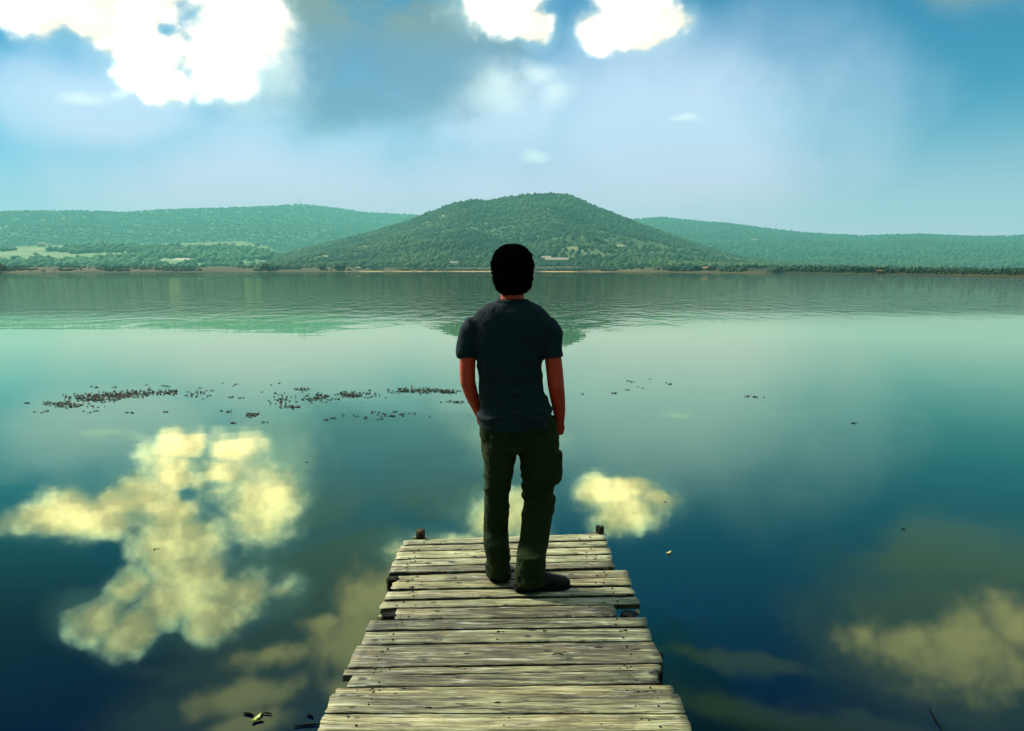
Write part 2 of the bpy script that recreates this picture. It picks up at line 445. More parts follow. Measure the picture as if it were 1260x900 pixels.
crowns_mesh('ridge_forest', pl, 4 + 3.4 * np.random.rand(len(pl)), FM_L)
pt = forest_points(terrace, -2100, 400, 10000, 0.05, 1.02, lambda x, y, z, t: (fbm(x / 160, y / 160, 3, 41) > 0.58) | (t < 0.12), 3)
crowns_mesh('terrace_trees', pt, 5 + 4 * np.random.rand(len(pt)), FM_L)
pr = forest_points(right_ridge, 620, 3300, 30000, 0.05, 1.04, None, 4)
crowns_mesh('far_forest', pr, 4 + 3.4 * np.random.rand(len(pr)), FM_R)

# shore land: a low flat sheet whose edge is the waterline
SHORE = [(-2400, 560), (-500, 640), (-200, 640), (0, 640), (160, 700), (320, 760), (500, 860), (640, 820), (760, 700), (860, 560), (948, 440), (960, 520), (1010, 430), (1100, 350), (1260, 250), (1500, 200), (1900, 190), (3600, 190)]
sa = np.array([math.atan((u - 630) / F) for u, _ in SHORE]); sdist = np.array([d for _, d in SHORE], float)
def shore_d(az): return np.interp(az, sa, sdist) * (1 + 0.012 * (fbm(az * 60 + 9, az * 0, 3, 5) - 0.5))
na, ndp = 900, 40
A = np.linspace(sa[0], sa[-1], na); T = np.linspace(0, 1, ndp) ** 2.2
AA, TT = np.meshgrid(A, T)
ds = shore_d(AA); dd = ds + (3600 - ds) * TT
x = dd * np.sin(AA); y = dd * np.cos(AA)
z = -0.25 + np.clip((dd - ds) / 14.0, 0, 1) * 0.75 + np.clip((dd - ds) / (0.45 * ds), 0, 1) * ds * 0.0075 + 0.35 * (fbm(x / 9, y / 9, 2, 3) - 0.5) * np.clip((dd - ds) / 10, 0, 1)
i = np.arange(ndp - 1)[:, None] * na + np.arange(na - 1)[None]
m, nt, out = material('shore_ground')
p = pos(nt); sx = nt.new('ShaderNodeSeparateXYZ'); nt.l.new(p, sx.inputs[0])
dist = nt.vmath('LENGTH', p, out=1)
n1 = nt.noise(nt.scale3(p, 1, 0.35, 1), 0.012, 5, 0.65); n2 = nt.noise(p, 0.12, 4, 0.6)
base = nt.ramp(n1, [(0.36, (0.028, 0.036, 0.016)), (0.48, (0.070, 0.058, 0.030)), (0.58, (0.10, 0.085, 0.042)), (0.68, (0.11, 0.13, 0.055))])
base = nt.mix(nt.math('MULTIPLY', n2, 0.5), base, (0.03, 0.034, 0.018))
base = nt.mix(nt.ss(sx.outputs[0], 120, 170), base, (0.022, 0.034, 0.02))
# bare golden mud bank along the water in the middle of the shore
mid = nt.math('MULTIPLY', nt.ss(sx.outputs[0], -210, -150), nt.ss(sx.outputs[0], 120, 40))
zz = nt.ss(sx.outputs[2], 0.45, 0.30)
sand = nt.math('MULTIPLY', nt.math('MULTIPLY', zz, mid), nt.ss(nt.noise(nt.scale3(p, 1, 0.1, 1), 0.03, 3), 0.38, 0.55))
base = nt.mix(sand, base, (0.60, 0.42, 0.16))
principled(nt, out, base, 0.95, 0.1)
o = link('shore', mesh_np('shore', np.stack([x, y, z], -1).reshape(-1, 3), np.stack([i, i + 1, i + na + 1, i + na], -1).reshape(-1, 4), 4), m); o['kind'] = 'structure'

# low wood along the right shore that reads as one dark mass
pts, rads = [], []
rs = np.random.RandomState(11)
for k in range(5000):
    u = 940 + 560 * rs.rand() ** 0.9
    a = math.atan((u - 630) / F); d = float(shore_d(np.array([a]))[0]) + 8 + 160 * rs.rand() ** 1.6
    hpx = np.interp(u, [940, 960, 1040, 1110, 1260, 1500], [3, 7.5, 7.5, 6, 6, 6]) * (0.4 + 0.7 * rs.rand())
    H_ = hpx * d / F; r = H_ * (0.16 + 0.14 * rs.rand())
    pts.append((d * math.sin(a), d * math.cos(a), 0.4 + (H_ - r) * rs.rand() ** 0.5)); rads.append(r)
FM_S = forest_mat('shore_wood', (0.014, 0.040, 0.032), (0.022, 0.056, 0.040), (0.036, 0.075, 0.046), 5.5)
crowns_mesh('shore_wood', np.array(pts), np.array(rads), FM_S)
# thin scrub line on the rest of the bank
pts, rads = [], []
for k in range(5000):
    u = -60 + 1000 * rs.rand()
    a = math.atan((u - 630) / F); d0 = float(shore_d(np.array([a]))[0]); d = d0 + 15 + 260 * rs.rand() ** 1.3
    if fbm(np.array([u / 30.0]), np.array([d / 90.0]), 3, 8)[0] < 0.52: continue
    r = (0.35 + 0.7 * rs.rand()) * (1.5 if 300 < u < 470 or 760 < u < 930 else 1.0)
    pts.append((d * math.sin(a), d * math.cos(a), 0.5 + r * 0.3 + min((d - d0) / (0.45 * d0), 1) * d0 * 0.0075)); rads.append(r)
crowns_mesh('shore_scrub', np.array(pts), np.array(rads), FM_S)

# ------------------------------------------------------------------ single trees on the shore
bark_m, nt, out = material('bark')
principled(nt, out, nt.ramp(nt.noise(nt.scale3(objco(nt), 3, 3, 0.6), 2.0, 4), [(0.3, (0.05, 0.04, 0.03)), (0.7, (0.12, 0.1, 0.08))]), 0.9, 0.2)
def leaf_mat(name, c0, c1):
    m, nt, out = material(name)
    rnd = nt.new('ShaderNodeNewGeometry').outputs['Random Per Island']
    principled(nt, out, nt.ramp(rnd, [(0.1, c0), (0.9, c1)]), 0.8, 0.2)
    return m
LEAF = leaf_mat('tree_leaves', (0.02, 0.04, 0.015), (0.06, 0.09, 0.03))
LEAF_R = leaf_mat('autumn_leaves', (0.05, 0.035, 0.012), (0.14, 0.075, 0.02))
def tree(u, d, hgt, wid, label, leaf=LEAF, seed=0):
    rs = random.Random(seed); a = math.atan((u - 630) / F)
    base = Vector((d * math.sin(a), d * math.cos(a), 0.35))
    root = empty('shore_tree', base); tag(root, label, 'tree', 'trees on the far shore')
    bm = bmesh.new()
    tube(bm, [base + Vector((0, 0, -0.2)), base + Vector((0.1, 0, hgt * 0.3)), base + Vector((0, 0.1, hgt * 0.75))], [hgt * 0.035, hgt * 0.025, hgt * 0.008], 8)
    for k in range(5):
        an = rs.random() * 6.28; h0 = hgt * (0.25 + 0.08 * k)
        tube(bm, [base + Vector((0, 0, h0)), base + Vector((math.cos(an) * wid * 0.3, math.sin(an) * wid * 0.3, h0 + hgt * 0.22))], [hgt * 0.014, hgt * 0.004], 5)
    from_bm('trunk', bm, bark_m, root, True)
    n = 500; v, f = [], []
    clumps = [(Vector((rs.uniform(-1, 1) * wid * 0.36, rs.uniform(-1, 1) * wid * 0.36, hgt * rs.uniform(0.35, 0.85))), wid * rs.uniform(0.16, 0.3)) for _ in range(11)]
    for k in range(n):
        c0, r0 = rs.choice(clumps)
        dv = Vector((rs.gauss(0, 1), rs.gauss(0, 1), rs.gauss(0, 1))).normalized() * r0 * rs.random() ** 0.4
        c = base + c0 + dv; s = wid * 0.05 * rs.uniform(0.6, 1.4)
        q = Matrix.Rotation(rs.random() * 6.28, 3, 'Z') @ Matrix.Rotation(rs.uniform(-1, 1), 3, 'X')
        b0 = len(v)
        for p in ((-s, -s, 0), (s, -s, s * 0.3), (s, s, 0), (-s, s, s * 0.3)): v.append(c + q @ Vector(p))
        f.append((b0, b0 + 1, b0 + 2, b0 + 3))
    me = bpy.data.meshes.new('crown'); me.from_pydata(v, [], f)
    link('crown', me, leaf, root)
tree(4, 650, 6.5, 8.5, 'rusty brown tree on the golden spit at the left edge of the lake', LEAF_R, 1)
tree(-14, 655, 8.0, 9, 'dark tree behind the golden spit, cut by the left edge of the view', LEAF, 11)
tree(328, 790, 6.0, 9, 'broad dark tree at the left foot of the wooded hill beside a pale meadow', LEAF, 2)
tree(341, 800, 4.5, 7, 'low tree just right of the broad dark tree by the pale meadow', LEAF, 3)
tree(399, 850, 5.0, 7.5, 'round dark tree left of the white shore cottage', LEAF, 4)
tree(420, 850, 5.4, 11, 'wide dark tree nearest the left side of the white shore cottage', LEAF, 5)
tree(826, 640, 4.2, 6, 'small dark tree alone on the brown bank left of the red roofed house', LEAF, 6)
tree(833, 650, 4.0, 5, 'small dark tree touching the right side of the lone bank tree', LEAF, 7)
tree(856, 600, 3.6, 6.5, 'bushy tree just left of the red roofed white house on the bank', LEAF, 8)
tree(874, 590, 3.6, 6, 'bushy tree just right of the red roofed white house on the bank', LEAF, 9)

# ------------------------------------------------------------------ houses far across the water
def plain(name, col, rough=0.8, spec=0.3):
    m, nt, out = material(name)
    n = nt.noise(objco(nt), 3.0, 3, 0.6)
    principled(nt, out, nt.mix(nt.math('MULTIPLY', n, 0.35), col, tuple(x * 0.6 for x in col)), rough, spec)
    return m
WALL = plain('white_render', (0.80, 0.78, 0.72)); WALL_Y = plain('cream_render', (0.50, 0.45, 0.30)); TILE = plain('roof_tile', (0.42, 0.17, 0.09)); TILE_G = plain('pale_roof', (0.36, 0.31, 0.24)); PANE = plain('dark_pane', (0.03, 0.035, 0.04), 0.3, 0.5)

def terrain_z(h, a, t): 
    x, y, z = h.point(np.array([a]), np.array([t])); return float(x[0]), float(y[0]), float(z[0])
def house(u, where, t, wx, wy, hh, label, wall=None, roof=None, rz=0.0, tower=False):
    """where: a Hill (t along its slope) or None for the shore flat (t = distance)"""
    a = math.atan((u - 630) / F)
    if where is None: bx, by, bz = t * math.sin(a), t * math.cos(a), 0.7
    else: bx, by, bz = terrain_z(where, a, t)
    root = empty('house', (bx, by, bz)); tag(root, label, 'house', 'houses across the lake')
    M = Matrix.Translation((bx, by, bz)) @ Matrix.Rotation(rz - a, 4, 'Z')
    bm = bmesh.new(); add_box(bm, 0, 0, hh / 2 - 1.0, wx, wy, hh + 2.0); bm.transform(M)
    from_bm('wall', bm, wall or WALL, root)
    bm = bmesh.new(); e = 0.5; rh = wy * 0.28
    ps = [(-wx / 2 - e, -wy / 2 - e, hh), (wx / 2 + e, -wy / 2 - e, hh), (wx / 2 + e, wy / 2 + e, hh), (-wx / 2 - e, wy / 2 + e, hh), (-wx / 2 - e, 0, hh + rh), (wx / 2 + e, 0, hh + rh)]
    if tower: ps[4] = (-0.1, 0, hh + rh); ps[5] = (0.1, 0, hh + rh)
    vs = [bm.verts.new(Vector(p) + Vector((0, 0, 0.004))) for p in ps]
    for q in ((0, 1, 5, 4), (2, 3, 4, 5), (0, 4, 3), (1, 2, 5), (3, 2, 1, 0)): bm.faces.new([vs[k] for k in q])
    bm.transform(M); from_bm('roof', bm, roof or TILE_G, root)
    nw = max(1, int(wx / 4))
    for k in range(nw):
        bm = bmesh.new(); add_box(bm, (k + 0.5) / nw * wx - wx / 2, -wy / 2 - 0.02, hh * 0.55, 1.1, 0.08, 1.4); bm.transform(M)
        from_bm('window', bm, PANE, root)
house(57, terrace, 0.93, 20, 12, 9, 'large white house near the left top of the terrace, larger of a pair')
house(67, terrace, 0.90, 9, 9, 6, 'small white house right of the large white house on the left terrace')
house(49, terrace, 0.55, 9, 8, 5, 'small cream house low on the far left of the terrace', WALL_Y)
house(118, terrace, 0.90, 10, 8, 5, 'lone pale house under the terrace edge between the two clusters')
house(206, terrace, 0.55, 10, 9, 6, 'cream house at the left end of the terrace cluster', WALL_Y)
house(216, terrace, 0.60, 12, 9, 7, 'taller white house in the middle of the terrace cluster', rz=0.3)
house(224, terrace, 0.50, 16, 10, 6, 'broad cream house at the front of the terrace cluster', WALL_Y)
house(232, terrace, 0.62, 9, 8, 5, 'small white house at the right end of the terrace cluster', rz=-0.4)
house(272, terrace, 0.80, 9, 8, 5, 'cream cottage, left of the row of three on the right terrace', WALL_Y)
house(281, terrace, 0.78, 14, 9, 6, 'long cream house, middle of the row of three on the right terrace', WALL_Y)
house(290, terrace, 0.82, 12, 9, 6, 'white house, right of the row of three on the right terrace')
house(286, terrace, 0.42, 14, 8, 4, 'low pale barn below the row of three houses on the terrace')
house(139, None, 1500, 9, 6, 4, 'lone white cottage on the left shore meadow, left of two')
house(184, None, 1500, 9, 6, 4, 'lone white cottage on the left shore meadow, right of two')
house(442, None, 905, 4, 4, 3.2, 'white shore cottage between dark trees and the golden bank')
house(559, central, 0.06, 10, 8, 5, 'white house at the wooded hill foot, left of the person')
house(672, central, 0.10, 14, 10, 9, 'tall cream block at the left end of the long hall right of the head', WALL_Y)
house(685, central, 0.085, 34, 12, 7, 'long cream hall at the hill foot just right of the head', WALL_Y)
house(761, central, 0.40, 18, 10, 6, 'pale farm building halfway up the right slope of the hill', WALL_Y)
house(789, None, 900, 3.5, 3, 2.4, 'tiny white hut on the brown bank under the hill')
house(867, None, 600, 3.4, 3, 2.6, 'white house with red roof on the brown bank', WALL, TILE)
house(941, right_ridge, 0.22, 9, 9, 22, 'slim white tower house under the right ridge', WALL, TILE_G, tower=True)
house(924, right_ridge, 0.52, 26, 12, 9, 'wide pale house highest on the right ridge slope', WALL)
house(1131, right_ridge, 0.10, 16, 10, 5, 'long pale house above the dark right shore wood', WALL)
house(1079, None, 373, 1.3, 1.1, 0.9, 'tiny pale hut at the waterline in front of the dark right shore wood', WALL_Y, TILE)

METAL = plain('mast_steel', (0.35, 0.36, 0.36), 0.5, 0.5)
def mast(u, hgt, label):
    a = math.atan((u - 630) / F); bx, by, bz = terrain_z(left_ridge, a, 1.0)
    root = empty('radio_mast', (bx, by, bz)); tag(root, label, 'mast', 'masts on the left ridge')
    bm = bmesh.new()
    for sx, sy in ((-1, -1), (1, -1), (1, 1), (-1, 1)): tube(bm, [(bx + sx * 2, by + sy * 2, bz - 4), (bx + sx * 0.4, by + sy * 0.4, bz + hgt)], [0.5, 0.35], 5)
    for k in range(1, 6):
        w = 2 - 1.6 * k / 6; add_box(bm, bx, by, bz + hgt * k / 6, 2 * w, 2 * w, 0.3)
    from_bm('lattice', bm, METAL, root)
    bm = bmesh.new(); add_box(bm, bx, by - 1, bz + hgt * 0.8, 2.4, 0.8, 3.0); from_bm('antenna', bm, METAL, root)
mast(370, 36, 'left mast of the pair on the crest of the left ridge')
mast(374, 44, 'taller right mast of the pair on the crest of the left ridge')

# ------------------------------------------------------------------ water
m, nt, out = material('lake_water')
p = pos(nt)
sx = nt.new('ShaderNodeSeparateXYZ'); nt.l.new(p, sx.inputs[0]); yy = sx.outputs[1]
pn = nt.noise(nt.scale3(p, 0.05, 0.05, 0), 1.0, 3, 0.5)
ye = nt.math('ADD', yy, nt.math('MULTIPLY', nt.math('SUBTRACT', pn, 0.5), 26.0))
windy = nt.ss(ye, 26.0, 44.0)
rip = nt.noise(nt.scale3(p, 0.9, 0.42, 0), 1.0, 3, 0.6, 0.4)
swell = nt.noise(nt.scale3(p, 0.25, 0.8, 0), 1.0, 2, 0.5)
h = nt.math('ADD', nt.math('MULTIPLY', rip, nt.math('ADD', nt.math('MULTIPLY', windy, 0.085), 0.0010)), nt.math('MULTIPLY', swell, 0.0022))
nrm = bump(nt, h, 1.0, 1.0, 0.15)
fr = nt.new('ShaderNodeFresnel'); fr.inputs['IOR'].default_value = 1.7; nt.l.new(nrm, fr.inputs['Normal'])
gl = nt.new('ShaderNodeBsdfGlossy'); gl.inputs['Roughness'].default_value = 0.012
nt.l.new(nrm, gl.inputs['Normal'])
ff = nt.math('MINIMUM', nt.math('MULTIPLY', nt.math('SUBTRACT', fr.outputs[0], 0.055), 1.62), 0.99, clamp=True)
nt.l.new(nt.mix(ff, (0.42, 0.94, 0.56), (1.0, 0.95, 0.66)), gl.inputs['Color'])
df = nt.new('ShaderNodeBsdfDiffuse'); df.inputs['Color'].default_value = (0.0, 0.0012, 0.022, 1)
mx = nt.new('ShaderNodeMixShader'); nt.l.new(nt.math('MULTIPLY', ff, nt.math('SUBTRACT', 1.0, nt.math('MULTIPLY', windy, 0.38))), mx.inputs[0]); nt.l.new(df.outputs[0], mx.inputs[1]); nt.l.new(gl.outputs[0], mx.inputs[2])
nt.l.new(mx.outputs[0], out.inputs['Surface'])
v = [(-6500, -2900, 0), (6500, -2900, 0), (6500, 3000, 0), (-6500, 3000, 0)]
me = bpy.data.meshes.new('lake_water'); me.from_pydata(v, [], [(0, 1, 2, 3)])
link('lake_water', me, m)['kind'] = 'structure'

# ------------------------------------------------------------------ haze
m, nt, out = material('haze_air')
pv = nt.new('ShaderNodeVolumePrincipled')
pv.inputs['Color'].default_value = (0.24, 0.80, 0.78, 1); pv.inputs['Density'].default_value = 1.75e-4; pv.inputs['Anisotropy'].default_value = 0.06
nt.l.new(pv.outputs[0], out.inputs['Volume'])
try: m.cycles.homogeneous_volume = True
except Exception: pass
bm = bmesh.new(); add_box(bm, 0, 1800, 244, 13600, 9800, 492); o = from_bm('haze', bm, m); o['kind'] = 'stuff'

# ------------------------------------------------------------------ dock
def wood_mat(name, c_lo, c_mid, c_hi, dark, spec=0.45):
    m, nt, out = material(name)
    oi = nt.new('ShaderNodeObjectInfo'); rnd = oi.outputs['Random']
    off = nt.new('ShaderNodeCombineXYZ')
    for k, f in enumerate((37.0, 91.0, 53.0)): nt.l.new(nt.math('MULTIPLY', rnd, f), off.inputs[k])
    p = nt.vmath('ADD', objco(nt), off.outputs[0])
    q = nt.scale3(p, 1.0, 16.0, 6.0)
    grain = nt.noise(q, 3.2, 6, 0.65, 0.35)
    fine = nt.noise(nt.scale3(p, 1.0, 40.0, 10.0), 9.0, 4, 0.6, 0.2)
    blot = nt.noise(nt.scale3(p, 1, 2.2, 1), 3.2, 5, 0.62)
    g = nt.math('ADD', nt.math('MULTIPLY', grain, 0.50), nt.math('ADD', nt.math('MULTIPLY', blot, 0.32), nt.math('MULTIPLY', fine, 0.32)))
    g = nt.math('ADD', nt.math('ADD', g, -0.045), nt.math('MULTIPLY', nt.math('SUBTRACT', rnd, 0.5), 0.12))
    base = nt.ramp(g, [(0.42, dark), (0.50, c_lo), (0.565, c_mid), (0.66, c_hi)])
    hue = nt.ramp(nt.math('FRACT', nt.math('MULTIPLY', rnd, 7.31)), [(0.0, (1.0, 1.0, 1.0)), (0.3, (1.0, 0.94, 0.72)), (0.55, (0.84, 0.90, 0.84)), (0.8, (1.06, 1.06, 0.95)), (1.0, (0.79, 0.78, 0.64))])
    base = nt.mix(1.0, base, hue, 'MULTIPLY')
    stain = nt.ss(nt.noise(nt.scale3(p, 1.0, 3.0, 1), 4.5, 4, 0.6), 0.56, 0.70)
    base = nt.mix(nt.math('MULTIPLY', stain, 0.7), base, (0.17, 0.125, 0.04))
    moss = nt.ss(nt.noise(p, 6.5, 4, 0.6), 0.56, 0.72)
    base = nt.mix(nt.math('MULTIPLY', moss, 0.4), base, (0.15, 0.20, 0.09))
    # long drying checks and small dark knots / nail rust
    ck = nt.noise(nt.scale3(p, 0.7, 22.0, 8.0), 2.3, 2, 0.4, 0.25)
    check = nt.math('MULTIPLY', nt.ss(nt.math('ABSOLUTE', nt.math('SUBTRACT', ck, 0.5)), 0.022, 0.0), nt.ss(blot, 0.40, 0.52))
    ck2 = nt.noise(nt.scale3(p, 1.3, 46.0, 8.0), 2.1, 2, 0.4, 0.3)
    check = nt.math('MAXIMUM', check, nt.math('MULTIPLY', nt.ss(nt.math('ABSOLUTE', nt.math('SUBTRACT', ck2, 0.46)), 0.020, 0.0), nt.ss(nt.noise(p, 3.1, 3), 0.48, 0.58)))
    grime = nt.math('MULTIPLY', nt.ss(nt.noise(nt.scale3(p, 1.6, 7.0, 2.0), 5.5, 5, 0.68, 0.5), 0.55, 0.68), 0.75)
    base = nt.mix(grime, base, (0.055, 0.052, 0.032))
    pale = nt.math('MULTIPLY', nt.ss(nt.noise(nt.scale3(p, 1.3, 11.0, 2.0), 4.0, 5, 0.65, 0.4), 0.55, 0.70), 0.6)
    if spec > 0.2: base = nt.mix(pale, base, (0.62, 0.64, 0.50))
    kv = nt.voro(nt.scale3(p, 9.0, 15.0, 4.0), 1.0, 0, feature='F1')
    knot = nt.math('MULTIPLY', nt.ss(kv, 0.24, 0.10), nt.ss(nt.noise(p, 7.0, 2), 0.46, 0.54))
    dk = nt.math('MAXIMUM', nt.math('MULTIPLY', check, 0.8), nt.math('MULTIPLY', knot, 0.9), clamp=True)
    base = nt.mix(dk, base, (0.02, 0.017, 0.01))
    h = nt.math('SUBTRACT', nt.math('ADD', nt.math('MULTIPLY', grain, 0.6), nt.math('MULTIPLY', fine, 0.35)), nt.math('MULTIPLY', dk, 0.6))
    principled(nt, out, base, nt.ss(grain, 0.3, 0.7, 0.42, 0.66), spec, bump(nt, h, 0.010, 1.0))
    return m
WOOD = wood_mat('weathered_plank', (0.18, 0.175, 0.095), (0.36, 0.355, 0.205), (0.60, 0.60, 0.42), (0.04, 0.036, 0.018))
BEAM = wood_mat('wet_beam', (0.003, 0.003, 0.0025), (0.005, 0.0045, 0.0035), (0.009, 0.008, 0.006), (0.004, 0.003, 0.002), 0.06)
EDGE = wood_mat('gap_shade_plank_edge', (0.022, 0.02, 0.011), (0.04, 0.036, 0.02), (0.07, 0.062, 0.035), (0.008, 0.007, 0.004))  # plank sides: shade of the gaps put into a near-black colour
NAIL = plain('rusty_nail', (0.025, 0.016, 0.01), 0.7, 0.3)

# edges of the planks: (row at the left end, row at the right end) of each seam, and where each plank ends
seams = [(664.5, 656.0), (671.1, 664.9), (678.1, 672.3), (688.5, 681.7), (697.2, 689.8), (707.2, 699.9), (716.2, 710.8), (725.2, 719.8), (737.5, 731.8), (748.9, 743.4),
         (762.9, 759.0), (776.9, 772.2), (793.1, 788.0), (822.0, 816.2), (832.2, 825.5), (846.0, 842.0), (854.0, 855.2), (878.0, 878.5), (899.0, 899.5)]
ends = [(497, 745), (492, 748), (488, 751), (483, 753), (480, 755), (487, 773), (483, 776), (475, 780), (469, 786), (486.5, 757.5),
        (453, 796), (447, 800), (434, 810), (424, 813), (430, 809), (414, 828), (405, 838), (395, 848)]
dock = empty('dock', (0, 3.5, 0)); tag(dock, 'weathered grey plank dock running out over the lake under the standing person', 'dock')

KNOTS = [(687, 806, 0.017), (694, 803, 0.010), (736, 797, 0.011), (561, 821, 0.013), (574, 805, 0.012), (616, 778, 0.012), (783, 799, 0.018), (768, 776, 0.010), (796, 851, 0.008), (650, 876, 0.010), (612, 866, 0.011), (459, 822, 0.013), (604, 843, 0.008), (527, 872, 0.009), (670, 777, 0.010)]
KNOTS = [(on_z(u, v, DECK), r) for u, v, r in KNOTS]
def plank(quad, seed, nails=True):
    """quad: left-far, left-near, right-far, right-near on the deck level"""
    rs = random.Random(seed)
    lf, ln, rf, rn = quad
    n = 36; prof = [(0.0, -0.028), (0.0, -0.0035), (0.025, -0.0004), (0.22, 0.0), (0.5, 0.001), (0.78, 0.0), (0.975, -0.0004), (1.0, -0.0035), (1.0, -0.028)]
    rings = []
    far = min(1.0, max(0.0, (lf.y - 3.2) / 0.6)); gp = rs.uniform(0.0025, 0.0055) + far * rs.uniform(0.0065, 0.0105); dz = rs.uniform(-0.0035, 0.0035); tilt = rs.uniform(-0.003, 0.003); bow = rs.uniform(-0.003, 0.003); jl = [rs.uniform(-1, 1) for _ in prof]; jr = [rs.uniform(-1, 1) for _ in prof]
    for i in range(n + 1):
        t = i / n; a = lf.lerp(rf, t); b = ln.lerp(rn, t)
        wf = 0.0045 * (mnoise.noise(Vector((t * 9, seed * 3.1, 0))) + 0.5 * mnoise.noise(Vector((t * 31, seed * 3.1, 2))))
        wn = 0.005 * (mnoise.noise(Vector((t * 9, seed * 3.1, 5))) + 0.5 * mnoise.noise(Vector((t * 31, seed * 3.1, 7))))
        w = (b - a)
        gap = gp / max(w.length, 0.02)
        ring = []
        for k, (s, z) in enumerate(prof):
            ss = gap + (1 - 2 * gap) * s
            q = a + w * ss
            q.y += (-wf if s < 0.5 else wn)
            q.z = DECK + z + dz + tilt * (s - 0.5) * 2 + bow * (t - 0.5) ** 2 * 4 + 0.0018 * mnoise.noise(Vector((t * 14, s * 3, seed)))
            if i == 0: q.x += 0.006 * jl[k] + (0.004 if k in (1, 2, 7) else 0)
            if i == n: q.x += 0.006 * jr[k] - (0.004 if k in (1, 2, 7) else 0)
            ring.append(q)
        rings.append(ring)
    bm = bmesh.new(); loft(bm, rings, True)
    bm.faces.ensure_lookup_table(); np_ = len(prof)
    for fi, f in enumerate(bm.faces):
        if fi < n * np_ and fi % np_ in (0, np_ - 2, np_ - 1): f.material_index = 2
    if nails:
        for kc, kr in KNOTS:                         # dark knots and rot holes
            t = (kc.x - lf.x) / (rf.x - lf.x); a = lf.lerp(rf, t); b = ln.lerp(rn, t); s_ = (kc.y - a.y) / (b.y - a.y)
            if not (0.1 < s_ < 0.9 and 0 < t < 1): continue
            for j in range(3):
                c = Vector((kc.x + rs.uniform(-1, 1) * kr, kc.y + rs.uniform(-0.3, 0.3) * kr, DECK + dz + tilt * (s_ - 0.5) * 2 + bow * (t - 0.5) ** 2 * 4 + 0.0012))
                q = bmesh.ops.create_cone(bm, cap_ends=True, segments=9, radius1=kr * rs.uniform(0.35, 0.7), radius2=kr * 0.3, depth=0.004, matrix=Matrix.Translation(c) @ Matrix.Rotation(rs.uniform(-0.3, 0.3), 4, 'Z') @ Matrix.Diagonal((rs.uniform(1.2, 2.2), rs.uniform(0.4, 0.8), 1, 1)))
                for f in {f for v in q['verts'] for f in v.link_faces}: f.material_index = 1
        for q_ in range(rs.randint(2, 6)):          # old nail holes
            t = rs.choice((rs.uniform(0.05, 0.16), rs.uniform(0.84, 0.95), rs.uniform(0.1, 0.9))); a = lf.lerp(rf, t); b = ln.lerp(rn, t); c = a.lerp(b, rs.uniform(0.2, 0.8))
            c.z = DECK + dz + 0.0012; r_ = rs.uniform(0.0012, 0.0042)
            q = bmesh.ops.create_cone(bm, cap_ends=True, segments=7, radius1=r_, radius2=r_ * 0.8, depth=0.003, matrix=Matrix.Translation(c) @ Matrix.Diagonal((rs.uniform(1, 2.4), 1, 1, 1)))
            for f in {f for v in q['verts'] for f in v.link_faces}: f.material_index = 1
        for t0 in (0.09, 0.91):
            for s in (0.3, 0.7):
                t = t0 + rs.uniform(-0.03, 0.03); a = lf.lerp(rf, t); b = ln.lerp(rn, t); c = a.lerp(b, s + rs.uniform(-0.1, 0.1))
                c.z = DECK + dz + 0.0015
                q = bmesh.ops.create_cone(bm, cap_ends=True, segments=8, radius1=0.005, radius2=0.004, depth=0.004, matrix=Matrix.Translation(c))
                for f in {f for v in q['verts'] for f in v.link_faces}: f.material_index = 1
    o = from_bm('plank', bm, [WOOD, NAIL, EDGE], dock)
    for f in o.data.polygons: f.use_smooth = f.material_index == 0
    return o

for k in range(len(ends)):
    (yl0, yr0), (yl1, yr1) = seams[k], seams[k + 1]; ul, ur = ends[k]
    # seams are straight lines between the deck edges; extend them to where each plank ends
    def edge(yl, yr, u, side):
        return on_z(u, yl if side == 0 else yr, DECK)
    x0l = on_z(ul, (yl0 + yl1) / 2, DECK).x; x1r = on_z(ur, (yr0 + yr1) / 2, DECK).x
    def seam_pt(yl, yr, xt):
        A_ = on_z(ul, yl, DECK); B_ = on_z(ur, yr, DECK); t = (xt - A_.x) / (B_.x - A_.x); return A_.lerp(B_, t)
    quad = [seam_pt(yl0, yr0, x0l), seam_pt(yl1, yr1, x0l), seam_pt(yl0, yr0, x1r), seam_pt(yl1, yr1, x1r)]
    plank(quad, k + 1)
# the rest of the deck, under and behind the camera
ya = on_z(395, 899.2, DECK).y; rs = random.Random(5); k = 40
XL0, XR0 = on_z(395, 895, DECK).x, on_z(848, 895, DECK).x
while ya > -1.2:
    wd = rs.uniform(0.10, 0.16); x0 = XL0 + rs.uniform(-0.03, 0.03); x1 = XR0 + rs.uniform(-0.03, 0.03)
    plank([Vector((x0, ya, DECK)), Vector((x0, ya - wd, DECK)), Vector((x1, ya, DECK)), Vector((x1, ya - wd, DECK))], k); ya -= wd; k += 1
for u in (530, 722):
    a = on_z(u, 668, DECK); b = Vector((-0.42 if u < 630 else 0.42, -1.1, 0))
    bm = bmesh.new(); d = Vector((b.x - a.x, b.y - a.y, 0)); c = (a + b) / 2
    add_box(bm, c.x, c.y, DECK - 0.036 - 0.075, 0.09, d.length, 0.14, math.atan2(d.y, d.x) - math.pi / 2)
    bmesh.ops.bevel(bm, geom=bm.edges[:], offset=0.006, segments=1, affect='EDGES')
    from_bm('stringer', bm, BEAM, dock)
